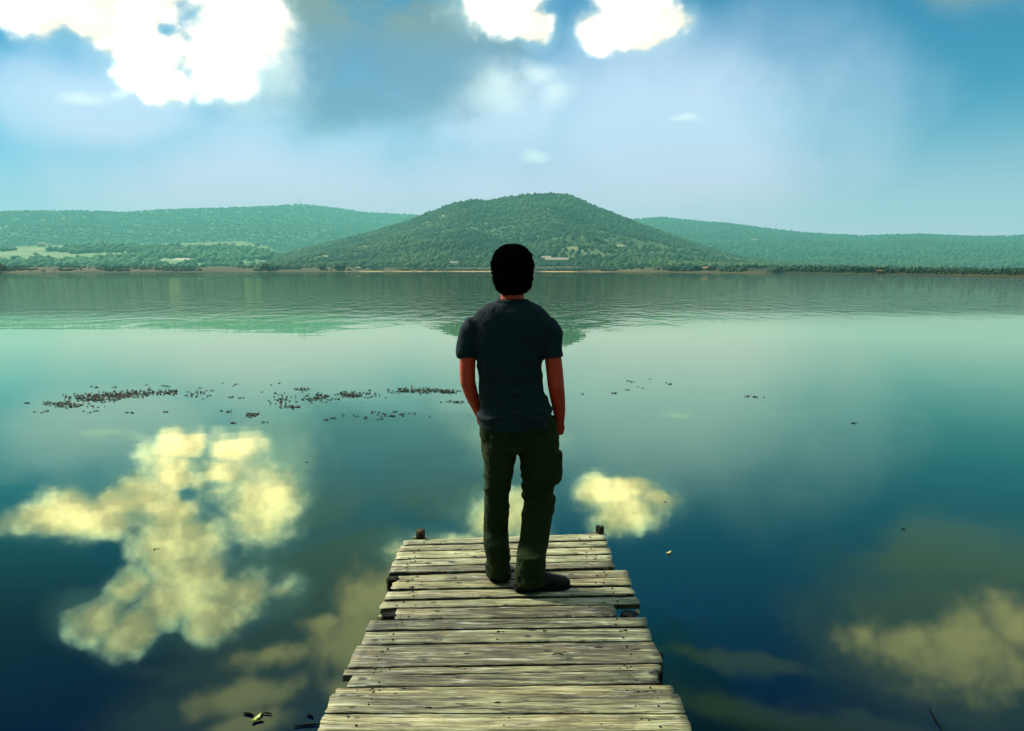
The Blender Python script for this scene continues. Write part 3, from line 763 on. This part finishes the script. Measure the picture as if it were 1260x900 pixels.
def post(u, v, top, r):
    c = on_z(u, v, DECK); bm = bmesh.new(); rs = random.Random(int(u))
    rings = []
    for z in (-1.2, 0.0, 0.3, top - 0.012, top):
        rings.append([Vector((c.x, c.y, 0)) + Vector((math.cos(a) * r * s, math.sin(a) * r * s, z + (rs.uniform(-0.004, 0.004) if z == top else 0)))
                      for a, s in [(2 * math.pi * i / 14, (0.93 if z == top else 1) * (1 + 0.07 * math.sin(3 * i + u))) for i in range(14)]])
    loft(bm, rings); from_bm('post', bm, BEAM, dock, False)
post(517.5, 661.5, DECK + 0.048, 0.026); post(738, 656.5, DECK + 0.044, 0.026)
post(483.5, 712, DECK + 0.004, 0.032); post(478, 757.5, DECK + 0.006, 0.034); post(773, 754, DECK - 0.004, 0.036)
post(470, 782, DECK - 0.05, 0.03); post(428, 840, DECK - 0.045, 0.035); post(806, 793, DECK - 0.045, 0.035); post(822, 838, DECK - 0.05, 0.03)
def splinter(u0, v0, u1, v1, w):   # broken plank stubs left at the notches
    a = on_z(u0, v0, DECK); b = on_z(u1, v1, DECK); bm = bmesh.new()
    tube(bm, [Vector((a.x, a.y, DECK - 0.012)), Vector(((a.x + b.x) / 2, (a.y + b.y) / 2, DECK - 0.008)), Vector((b.x, b.y, DECK - 0.014))], [w, w * 1.1, w * 0.6], 8)
    from_bm('plank_stub', bm, WOOD, dock)
splinter(466, 759, 471, 757, 0.012); splinter(783, 752, 786, 751, 0.014); splinter(508, 660, 528, 659.5, 0.008); splinter(723, 655.5, 736, 655, 0.008)

# ------------------------------------------------------------------ the person
def skin_like(name, col, rough=0.6, var=0.3):
    m, nt, out = material(name)
    n = nt.noise(objco(nt), 14.0, 4, 0.6)
    principled(nt, out, nt.mix(nt.math('MULTIPLY', n, var), col, tuple(x * 0.5 for x in col)), rough, 0.3)
    return m
def cloth_mat(name, c0, c1, fold):
    m, nt, out = material(name)
    p = objco(nt)
    n = nt.noise(p, 7.0, 4, 0.6)
    weave = nt.noise(p, 260.0, 2, 0.5)
    wr = nt.noise(nt.scale3(p, 1, 1, 0.8), 16.0, 4, 0.55, 0.8)
    h = nt.math('ADD', nt.math('MULTIPLY', wr, fold), nt.math('MULTIPLY', weave, 0.0012))
    principled(nt, out, nt.mix(n, c0, c1), 0.9, 0.12, bump(nt, h, 1.0, 0.8))
    return m
SKIN = skin_like('skin', (0.36, 0.028, 0.008), 0.55)
SHIRT = cloth_mat('navy_cotton', (0.003, 0.010, 0.014), (0.007, 0.021, 0.029), 0.016)
TROUSER = cloth_mat('olive_cotton', (0.004, 0.009, 0.002), (0.012, 0.025, 0.004), 0.022)
HAIR = plain('black_hair', (0.0012, 0.001, 0.001), 0.9, 0.0)
SHOE = plain('dark_leather', (0.006, 0.005, 0.004), 0.6, 0.15); SOLE = plain('black_rubber', (0.004, 0.004, 0.004), 0.8, 0.1)
EYE = plain('eye_white', (0.6, 0.58, 0.55), 0.2, 0.5)

Y0 = 4.14                                        # the body's upright plane
YL, YR = on_z(614, 716.5, DECK).y + 0.03, on_z(645, 731, DECK).y + 0.045     # ankles of the left and right leg
person = empty('person', (0.0, Y0, DECK))
tag(person, 'dark haired person in navy t-shirt and olive trousers standing with back turned, hands in pockets', 'person')
def pt(u, v, y=Y0): return on_y(u, v, y)
def row_rings(rows, n=28, e=0.9, shrink=1.0):
    """rows: (v, uL, uR, depth half, y offset[, lean])"""
    out = []
    for v, ul, ur, ry, yo in rows:
        a = pt(ul, v, Y0 + yo); b = pt(ur, v, Y0 + yo)
        out.append(ell((a + b) / 2, (b.x - a.x) / 2 * shrink, ry * shrink, n, e))
    return out

shirt_rows = [(369.6, 612, 649, 0.066, 0.004), (371, 608, 653, 0.074, 0.002), (373, 602, 658, 0.082, 0.0), (377, 594, 666, 0.090, 0.0), (384, 584, 675, 0.100, 0.0), (393, 580, 678, 0.110, 0.0), (408, 582, 676, 0.120, 0.0),
              (428, 585.5, 672, 0.126, 0.0), (450, 588, 668, 0.124, 0.0), (470, 589, 669, 0.120, 0.0), (488, 589.5, 673, 0.122, 0.0), (505, 588, 679, 0.130, 0.0), (516, 588, 682, 0.136, 0.0), (525, 588.5, 684.5, 0.139, 0.0)]
left_leg = [(545, 592.5, 640, 0.112, 0.0), (556, 593.5, 636.5, 0.108, 0.0), (570, 594.5, 632.5, 0.098, 0.0), (590, 595, 628, 0.088, 0.0), (610, 595, 626.5, 0.080, 0.005), (630, 594.5, 626.5, 0.076, 0.01),
            (650, 594, 625.5, 0.076, 0.02), (668, 595, 627, 0.072, YL - Y0), (688, 598, 628.5, 0.070, YL - Y0), (701, 597, 628.5, 0.075, YL - Y0), (708, 598, 628, 0.074, YL - Y0)]
right_leg = [(545, 637, 689, 0.112, 0.0), (556, 638.5, 689.5, 0.108, 0.0), (570, 641, 690.5, 0.104, 0.0), (581, 642.5, 691.5, 0.100, 0.0), (590, 643, 689, 0.094, -0.005), (598, 643.5, 684.5, 0.088, -0.01), (608, 643.5, 682, 0.084, -0.01),
             (622, 643, 682, 0.080, -0.015), (640, 640.5, 679.5, 0.078, -0.03), (660, 638, 675.5, 0.076, -0.05), (682, 635.5, 672, 0.074, YR - Y0), (702, 633.5, 671, 0.076, YR - Y0), (713, 632.5, 671.5, 0.080, YR - Y0), (719, 633, 670, 0.078, YR - Y0)]
pelvis = [(512, 592, 684, 0.112, 0.0), (524, 589, 686, 0.124, 0.0), (536, 590, 688, 0.130, 0.0), (548, 592.5, 689, 0.124, 0.0), (556, 599, 685, 0.10, 0.0)]

# arms: joints as (u, v, y offset, radius)
arm_l = [(598, 400, 0.0, 0.036), (584, 410, 0.0, 0.042), (575.5, 440, -0.01, 0.043), (575, 456, -0.015, 0.0415), (575.5, 470, -0.015, 0.040), (580, 485, 0.03, 0.036), (585.5, 498, 0.075, 0.031), (591, 510, 0.115, 0.027)]
arm_r = [(660, 400, 0.0, 0.036), (674, 410, 0.0, 0.042), (680.5, 440, -0.01, 0.044), (682.5, 458, -0.015, 0.044), (684, 474, -0.02, 0.043), (686, 489, 0.005, 0.040), (688, 504, 0.035, 0.034), (688.5, 517, 0.06, 0.028)]
def chain(j): return [pt(u, v, Y0 + y) for u, v, y, r in j], [r for *_, r in j]

# body: one continuous skin from crown to ankle
bm = bmesh.new()
loft(bm, row_rings(shirt_rows[4:], shrink=0.84)); loft(bm, row_rings(pelvis[:4], shrink=0.84))
loft(bm, row_rings(left_leg[:-1], shrink=0.62)); loft(bm, row_rings(right_leg[:-1], shrink=0.62))
ellipsoid(bm, pt(630, 393), (0.150, 0.070, 0.050)); hc = pt(631, 336, Y0 + 0.015)
tube(bm, [pt(630, 390), pt(630.5, 372, Y0 + 0.004), pt(630.5, 364, Y0 + 0.006), pt(631, 350, Y0 + 0.012)], [0.066, 0.060, 0.060, 0.062], 18)
ellipsoid(bm, hc + Vector((0, 0.0, 0.025)), (0.080, 0.098, 0.096)); ellipsoid(bm, hc + Vector((0, 0.035, -0.045)), (0.062, 0.064, 0.072))
ellipsoid(bm, hc + Vector((0, 0.085, -0.088)), (0.026, 0.022, 0.022))                                    # chin
tube(bm, [hc + Vector((0, 0.092, 0.012)), hc + Vector((0, 0.116, -0.024)), hc + Vector((0, 0.10, -0.034))], [0.009, 0.015, 0.014], 10)   # nose
ellipsoid(bm, hc + Vector((0, 0.098, -0.058)), (0.024, 0.010, 0.008))                                    # lips
for s in (-1, 1):
    ellipsoid(bm, hc + Vector((s * 0.034, 0.088, 0.024)), (0.024, 0.012, 0.008))                          # brow
    ellipsoid(bm, hc + Vector((s * 0.086, -0.002, -0.028)), (0.013, 0.024, 0.036), rot=Matrix.Rotation(s * 0.25, 3, 'Z'))   # ears
ellipsoid(bm, pt(684.5, 474, Y0 - 0.05), (0.024, 0.016, 0.030)); ellipsoid(bm, pt(575, 468, Y0 - 0.040), (0.024, 0.012, 0.034))   # elbows
for joints, s in ((arm_l, 1), (arm_r, -1)):
    P, rr = chain(joints); tube(bm, P, rr, 16)
    w = P[-1]; d = (P[-1] - P[-2]).normalized(); d = (d + Vector((s * 0.25, 0.35, -0.5))).normalized()
    side = Vector((0, 1, 0)); side = (side - d * side.dot(d)).normalized(); nn = d.cross(side).normalized()
    palm = w + d * 0.05
    tube(bm, [w, w + d * 0.03, palm, palm + d * 0.04], [0.027, 0.033, 0.038, 0.036], 14, 0.55)
    for q, ln in zip((-1.5, -0.5, 0.5, 1.5), (0.062, 0.075, 0.08, 0.070)):
        b0 = palm + d * 0.03 + side * (q * 0.019)
        tube(bm, [b0, b0 + d * ln * 0.5 + nn * 0.004, b0 + d * ln * 0.85 + nn * 0.014, b0 + d * ln + nn * 0.022], [0.0095, 0.009, 0.008, 0.006], 8)
    b0 = w + d * 0.03 + side * 0.03
    tube(bm, [b0, b0 + side * 0.022 + d * 0.03, b0 + side * 0.024 + d * 0.062], [0.012, 0.011, 0.008], 8)
bm = remeshed(bm, 0.0065, 3)
body = from_bm('body', bm, SKIN, person, True)
for s in (-1, 1):
    bm = bmesh.new(); ellipsoid(bm, hc + Vector((s * 0.033, 0.0875, 0.006)), (0.013, 0.010, 0.011)); from_bm('eye', bm, EYE, body, True)

def crease(v):
    n = mnoise.noise(v); return (1 - min(1, abs(n) * 3.2)) ** 1.5 - 0.35
def displace(bm, fn):
    bm.normal_update()
    mv = [(v, fn(v.co, v.normal)) for v in bm.verts]
    for v, d in mv: v.co += v.normal * d

# t-shirt
bm = bmesh.new()
loft(bm, row_rings(shirt_rows))
sl_l = [(606, 396, 0.0, 0.040), (592, 397, 0.0, 0.052), (584, 402, 0.0, 0.056), (579, 408, 0.0, 0.056), (575.5, 426, -0.004, 0.052), (574.5, 441, -0.01, 0.0505)]
sl_r = [(652, 396, 0.0, 0.040), (666, 397, 0.0, 0.052), (673, 402, 0.0, 0.056), (677, 408, 0.0, 0.057), (680, 426, -0.004, 0.055), (681.5, 441, -0.01, 0.0555)]
for j in (sl_l, sl_r): P, rr = chain(j); tube(bm, P, rr, 24)
bm = remeshed(bm, 0.007, 4)
zw = pt(630, 500).z; zs = pt(630, 395).z
def shirt_fold(co, nrm):
    x, y, z = co
    low = max(0.0, min(1.0, (zs - z) / (zs - zw)))
    a = 0.7 * crease(Vector((x * 6 + 4, y * 4, z * 2.6 + x * 3)))            # long drapes from the shoulders
    b = 0.8 * crease(Vector((x * 4 + 2, y * 4 + 7, (z + 0.25 * abs(x - 0.02)) * 11)))  # creases gathered at the waist
    c = mnoise.noise(Vector((x * 13 + z * 9, y * 8, z * 10 - x * 7)))
    return 0.018 * a * (1 - 0.4 * low) * min(1, max(0, (pt(630, 372).z - z) / 0.05)) + 0.020 * b * low ** 2 + 0.007 * c
displace(bm, shirt_fold)
shirt = from_bm('t_shirt', bm, SHIRT, person, True)
bm = bmesh.new()
cr = [ell(pt(630.5, v) + Vector((0, dy, 0)), rx, ry, 32) for v, rx, ry, dy in ((368.2, 0.0745, 0.064, 0.004), (369.2, 0.079, 0.069, 0.004), (372, 0.093, 0.080, 0.002), (372.6, 0.088, 0.075, 0.002), (369.4, 0.072, 0.062, 0.004))]
loft(bm, cr + [cr[0]], False); bmesh.ops.remove_doubles(bm, verts=bm.verts[:], dist=1e-5); from_bm('collar', bm, SHIRT, shirt, True)

# trousers
bm = bmesh.new()
loft(bm, row_rings(pelvis)); loft(bm, row_rings(left_leg)); loft(bm, row_rings(right_leg))
bm = remeshed(bm, 0.007, 3)
zk = pt(660, 600).z; zt = pt(660, 575).z; za = pt(640, 705).z
def trouser_fold(co, nrm):
    x, y, z = co
    right = x > pt(638, 600).x
    kn = math.exp(-((z - zk) / 0.13) ** 2); an = math.exp(-((z - za) / 0.11) ** 2); th = math.exp(-((z - zt - 0.1) / 0.10) ** 2)
    s = 1.0 if right else -0.6
    d1 = crease(Vector((x * 5, y * 5, (z - s * x * 0.75) * 13)))
    d2 = crease(Vector((x * 6 + 9, y * 6, (z - s * x * 0.9) * 12 + 3)))
    d3 = mnoise.noise(Vector((x * 14, y * 9, z * 2.5)))
    return (0.020 if right else 0.011) * d1 * kn + 0.014 * d2 * an + 0.010 * d2 * th + 0.010 * d3
displace(bm, trouser_fold)
trousers = from_bm('trousers', bm, TROUSER, person, True)
def patch(name, u0, v0, u1, v1, y, th, rows=5, cols=6, bulge=0.01):
    """a sewn piece of cloth lying on the back of the trousers"""
    bm = bmesh.new(); front, back = [], []
    for r in range(rows + 1):
        for c_ in range(cols + 1):
            s, t = c_ / cols, r / rows; p = pt(u0 + (u1 - u0) * s, v0 + (v1 - v0) * t, y)
            b = bulge * math.sin(math.pi * s) * math.sin(math.pi * t)
            front.append(bm.verts.new(p + Vector((0, -th - b, 0)))); back.append(bm.verts.new(p + Vector((0, 0.03, 0))))
    w = cols + 1
    for L in (front, back):
        for r in range(rows):
            for c_ in range(cols): bm.faces.new((L[r * w + c_], L[r * w + c_ + 1], L[(r + 1) * w + c_ + 1], L[(r + 1) * w + c_]))
    border = [c_ for c_ in range(w)] + [r * w + cols for r in range(1, rows + 1)] + [rows * w + c_ for c_ in range(cols - 1, -1, -1)] + [r * w for r in range(rows - 1, 0, -1)]
    for i in range(len(border)):
        a, b = border[i], border[(i + 1) % len(border)]; bm.faces.new((front[a], front[b], back[b], back[a]))
    return from_bm(name, bm, TROUSER, trousers, True)
patch('back_pocket', 649, 537, 671, 561, Y0 - 0.108, 0.003)
patch('back_pocket', 603, 537, 625, 561, Y0 - 0.108, 0.003)
def side_pocket(rows, name):     # cargo pocket on the outside of the right thigh
    bm = bmesh.new(); loft(bm, row_rings(rows, 16, 0.7)); b2 = remeshed(bm, 0.006, 2)
    return from_bm(name, b2, TROUSER, trousers, True)
side_pocket([(561, 676, 691.5, 0.055, 0.0), (566, 675, 692, 0.06, 0.0), (580, 675, 692.0, 0.06, 0.0), (589, 674, 689.0, 0.056, -0.005), (592, 674, 687, 0.05, -0.005)], 'cargo_pocket')
side_pocket([(555.5, 675, 691.6, 0.060, 0.0), (558, 674, 692.4, 0.062, 0.0), (564, 674, 692.2, 0.063, 0.0), (566, 675, 692.4, 0.060, 0.0)], 'pocket_flap')

# shoes
def shoe(heel, yaw, L, Wd):
    M = Matrix.Translation(Vector((heel.x, heel.y, DECK))) @ Matrix.Rotation(yaw, 4, 'Z')     # local +X runs heel to toe
    prof = [(0.0, 0.024, 0.045), (0.02, 0.034, 0.082), (0.06, 0.037, 0.098), (0.11, 0.037, 0.092), (0.15, 0.042, 0.072), (0.20, 0.047, 0.052), (0.24, 0.045, 0.042), (0.265, 0.036, 0.034), (0.28, 0.018, 0.022)]
    bm = bmesh.new(); rings = []
    for x, w, h in prof:
        x *= L / 0.28; w *= Wd
        rings.append([M @ Vector((x, w * math.copysign(abs(math.cos(a)) ** 0.8, math.cos(a)), 0.016 + h * max(0, math.sin(a)) ** 0.8 - 0.004 * (math.sin(a) < 0))) for a in [2 * math.pi * i / 20 for i in range(20)]])
    loft(bm, rings); up = from_bm('shoe', bm, SHOE, person, True)
    bm = bmesh.new(); lo, hi = [], []
    out = [(x * L / 0.28, w * Wd * 1.08) for x, w, h in prof]
    ringp = [(-0.004, 0.018)] + out + [(0.286 * L / 0.28, 0.0)]
    pts_ = [(x, w) for x, w in ringp] + [(x, -w) for x, w in ringp[::-1] if w != 0]
    loft(bm, [[M @ Vector((x, w, z)) for x, w in pts_] for z in (0.003, 0.022)])
    from_bm('sole', bm, SOLE, up)
    return up
hl = on_z(614, 716.5, DECK); hr = on_z(640, 731, DECK)
shoe(hl + Vector((0.004, -0.012, 0)), R(94), 0.28, 1.34)
shoe(hr + Vector((-0.024, 0.040, 0)), R(13), 0.285, 1.15)

# hair: a thick mop with ragged locks
bm = bmesh.new()
ellipsoid(bm, hc + Vector((-0.001, -0.006, 0.038)), (0.107, 0.118, 0.108), 28, 18)
ellipsoid(bm, hc + Vector((0, -0.025, -0.022)), (0.102, 0.092, 0.092), 24, 16); ellipsoid(bm, hc + Vector((0, -0.025, -0.050)), (0.088, 0.080, 0.070), 24, 16)
ellipsoid(bm, hc + Vector((-0.004, -0.030, -0.068)), (0.070, 0.064, 0.056), 24, 16)
ellipsoid(bm, hc + Vector((0.074, -0.012, -0.050)), (0.022, 0.028, 0.034), 16, 10)
bm = remeshed(bm, 0.007, 8)
# open the face
cut = [v for v in bm.verts if v.co.y > hc.y + 0.062 and v.co.z < hc.z + 0.055]
for v in cut: v.co.y = hc.y + 0.055 + 0.1 * (v.co.y - hc.y - 0.062)
displace(bm, lambda co, n: 0.003 * mnoise.noise(Vector((co.x * 30, co.y * 30, co.z * 7))) + 0.0015 * mnoise.noise(Vector((co.x * 90, co.y * 90, co.z * 20))))
base_v = [v.co.copy() for v in bm.verts]; base_n = [v.normal.copy() for v in bm.verts]
rs = random.Random(3)
top = hc + Vector((0.0, -0.02, 0.15))
for k in range(1800):
    i = rs.randrange(len(base_v)); p0, n0 = base_v[i], base_n[i]
    if p0.y > hc.y + 0.05 and p0.z < hc.z + 0.05: continue
    dn = (p0 - top); dn = dn - n0 * dn.dot(n0)
    if dn.length < 1e-3: continue
    dn.normalize(); ln = rs.uniform(0.015, 0.034)
    if p0.z < hc.z - 0.085: ln *= 0.45
    dn = (dn + Vector((rs.uniform(-.25, .25), rs.uniform(-.25, .25), rs.uniform(-.2, .1)))).normalized()
    low = p0.z < hc.z - 0.08
    out_ = rs.uniform(0.0, 0.22) if low else rs.uniform(-0.04, 0.10)
    tube(bm, [p0 - n0 * 0.004, p0 + dn * ln * 0.5 + n0 * (0.003 + ln * out_ * 0.5), p0 + dn * ln + n0 * ln * out_], [0.0018, 0.0015, 0.0005], 4)
from_bm('hair', bm, HAIR, person, True)

# ------------------------------------------------------------------ floating weed and leaves
weed_m, nt, out = material('pondweed')
rnd = nt.new('ShaderNodeNewGeometry').outputs['Random Per Island']
principled(nt, out, nt.ramp(rnd, [(0.0, (0.006, 0.010, 0.004)), (0.6, (0.014, 0.022, 0.008)), (0.93, (0.03, 0.036, 0.012)), (1.0, (0.09, 0.06, 0.025))]), 0.7, 0.2)
def leaf(bm, c, ln, wd, yaw, lift):
    """one curled leaf blade lying on the water"""
    M = Matrix.Translation(c) @ Matrix.Rotation(yaw, 4, 'Z')
    top, bot = [], []
    for i in range(5):
        s = i / 4; w = wd * math.sin(math.pi * (0.12 + 0.8 * s)); z = 0.004 + lift * (s - 0.3) ** 2 * 2.0
        for L, dz in ((top, 0.002), (bot, -0.002)):
            L.append([bm.verts.new(M @ Vector((ln * (s - 0.5), q * w, z + dz + abs(q) * lift * 0.4))) for q in (-1, 0, 1)])
    for i in range(4):
        for q in range(2):
            bm.faces.new((top[i][q], top[i][q + 1], top[i + 1][q + 1], top[i + 1][q])); bm.faces.new((bot[i][q + 1], bot[i][q], bot[i + 1][q], bot[i + 1][q + 1]))
        bm.faces.new((top[i][0], top[i + 1][0], bot[i + 1][0], bot[i][0])); bm.faces.new((top[i + 1][2], top[i][2], bot[i][2], bot[i + 1][2]))
    bm.faces.new((top[0][1], top[0][0], bot[0][0], bot[0][1])); bm.faces.new((top[0][2], top[0][1], bot[0][1], bot[0][2]))
    bm.faces.new((top[4][0], top[4][1], bot[4][1], bot[4][0])); bm.faces.new((top[4][1], top[4][2], bot[4][2], bot[4][1]))

rs = random.Random(21)
mats_ = [  # (u, v, spread u, spread v, how many): the dense floating mats
    (110, 491, 34, 4.0, 90), (140, 487, 30, 3.5, 110), (75, 497, 18, 2.0, 34), (175, 484, 26, 3.0, 60), (210, 483, 18, 3.0, 34), (240, 485, 16, 5.0, 16), (95, 500, 28, 1.5, 26),
    (348, 491, 16, 5.5, 26), (392, 489, 16, 4.0, 50), (430, 486, 15, 3.0, 60), (372, 479, 9, 1.5, 14), (455, 485, 14, 4.0, 14), (358, 501, 14, 2.0, 16), (312, 511, 9, 2, 18),
    (500, 481, 16, 3.0, 44), (525, 481, 14, 2.5, 40), (548, 482, 14, 2.0, 44), (558, 495, 18, 1.5, 12), (470, 510, 40, 3.0, 10)]
bm = bmesh.new()
for u, v, su, sv, n in mats_:
    for k in range(int(n * 1.5)):
        c = on_z(u + rs.gauss(0, su * 0.55), v + rs.gauss(0, sv * 0.6), 0.0)
        leaf(bm, c, rs.uniform(0.02, 0.06), rs.uniform(0.008, 0.02), rs.random() * 3.14, rs.uniform(0.003, 0.012))
tag(from_bm('floating_pondweed', bm, weed_m), kind='stuff', label='dark mats of pondweed floating on the calm lake left of the person', cat='pondweed')

protos = []
for k in range(4):
    bm = bmesh.new()
    for q in range(3 + k): leaf(bm, Vector((rs.uniform(-.05, .05), rs.uniform(-.06, .06), 0)), rs.uniform(0.03, 0.07), rs.uniform(0.010, 0.02), rs.random() * 3.14, rs.uniform(0.004, 0.018))
    me = bpy.data.meshes.new('weed_sprig'); bm.to_mesh(me); bm.free(); me.materials.append(weed_m); protos.append(me)
loose = [(274, 472), (291, 473), (287, 475), (285, 489), (298, 490), (273, 506), (281, 507), (288, 521), (327, 520), (401, 517), (410, 515), (440, 513), (449, 515), (468, 516), (484, 512), (487, 507), (505, 509), (495, 510),
         (334, 474), (344, 472), (322, 483), (43, 507), (52, 508), (58, 506), (103, 506), (110, 508), (118, 506), (156, 508), (162, 508), (204, 507), (34, 496), (180, 474), (140, 477), (118, 477), (112, 476), (200, 475), (207, 476), (258, 487), (261, 481),
         (773, 469), (779, 470), (785, 476), (791, 478), (800, 467), (820, 471), (824, 473), (772, 480), (755, 484), (716, 485), (1051, 521), (920, 488), (930, 489), (940, 489), (377, 569), (819, 618), (1111, 651), (193, 676)]
for k, (u, v) in enumerate(loose):
    c = on_z(u, v, 0.0); o = bpy.data.objects.new('weed_sprig', protos[k % 4]); COL.objects.link(o)
    o.location = c; o.rotation_euler = (0, 0, rs.random() * 6.28)
    s = rs.uniform(0.4, 0.8) * (0.5 if v > 540 else 1.0); o.scale = (s, s, s)
    tag(o, 'small dark sprig of weed drifting loose on the calm lake outside the dense mats', 'weed sprig', 'loose weed sprigs on the lake')

GREEN = plain('green_leaf', (0.22, 0.28, 0.02), 0.5, 0.4); YELLOW = plain('yellow_leaf', (0.62, 0.45, 0.10), 0.5, 0.4); TWIG = plain('wet_twig', (0.004, 0.004, 0.003), 0.9, 0.05)
def float_leaf(u, v, ln, wd, yaw, mat, label):
    bm = bmesh.new(); leaf(bm, on_z(u, v, 0), ln, wd, yaw, 0.015); tag(from_bm('fallen_leaf', bm, mat, None, True), label, 'leaf')
float_leaf(316, 887, 0.052, 0.012, 0.9, GREEN, 'bright green leaf floating on dark water left of the dock')
float_leaf(823, 682, 0.034, 0.010, 0.1, YELLOW, 'small yellow leaf floating on blue water right of the dock end')
float_leaf(320.5, 886, 0.035, 0.009, 0.9, TWIG, 'dark curled leaf touching the bright green leaf')
def twig(u0, v0, u1, v1, r, label, top=0.006):
    a = on_z(u0, v0, 0.0); b = on_z(u1, v1, 0.0); bm = bmesh.new(); mid = (a + b) / 2 + Vector((0, 0.006, 0))
    tube(bm, [a + Vector((0, 0, top)), mid + Vector((0, 0, top)), b + Vector((0, 0, top))], [r * 0.7, r, r * 0.5], 7); tag(from_bm('twig', bm, TWIG, None, True), label, 'twig')
twig(300, 879, 313, 882.5, 0.006, 'short dark twig floating above the bright green leaf')
twig(324, 879, 335, 880.5, 0.004, 'thin dark twig floating to the right of the bright green leaf')
twig(362, 895.5, 396, 893, 0.005, 'long dark twig lying on the water beside the dock')
twig(378, 881, 385, 884, 0.007, 'stubby dark twig floating closest to the left edge of the dock')
twig(1143, 872, 1160, 902, 0.003, 'dark crooked twig on the water at the lower right')
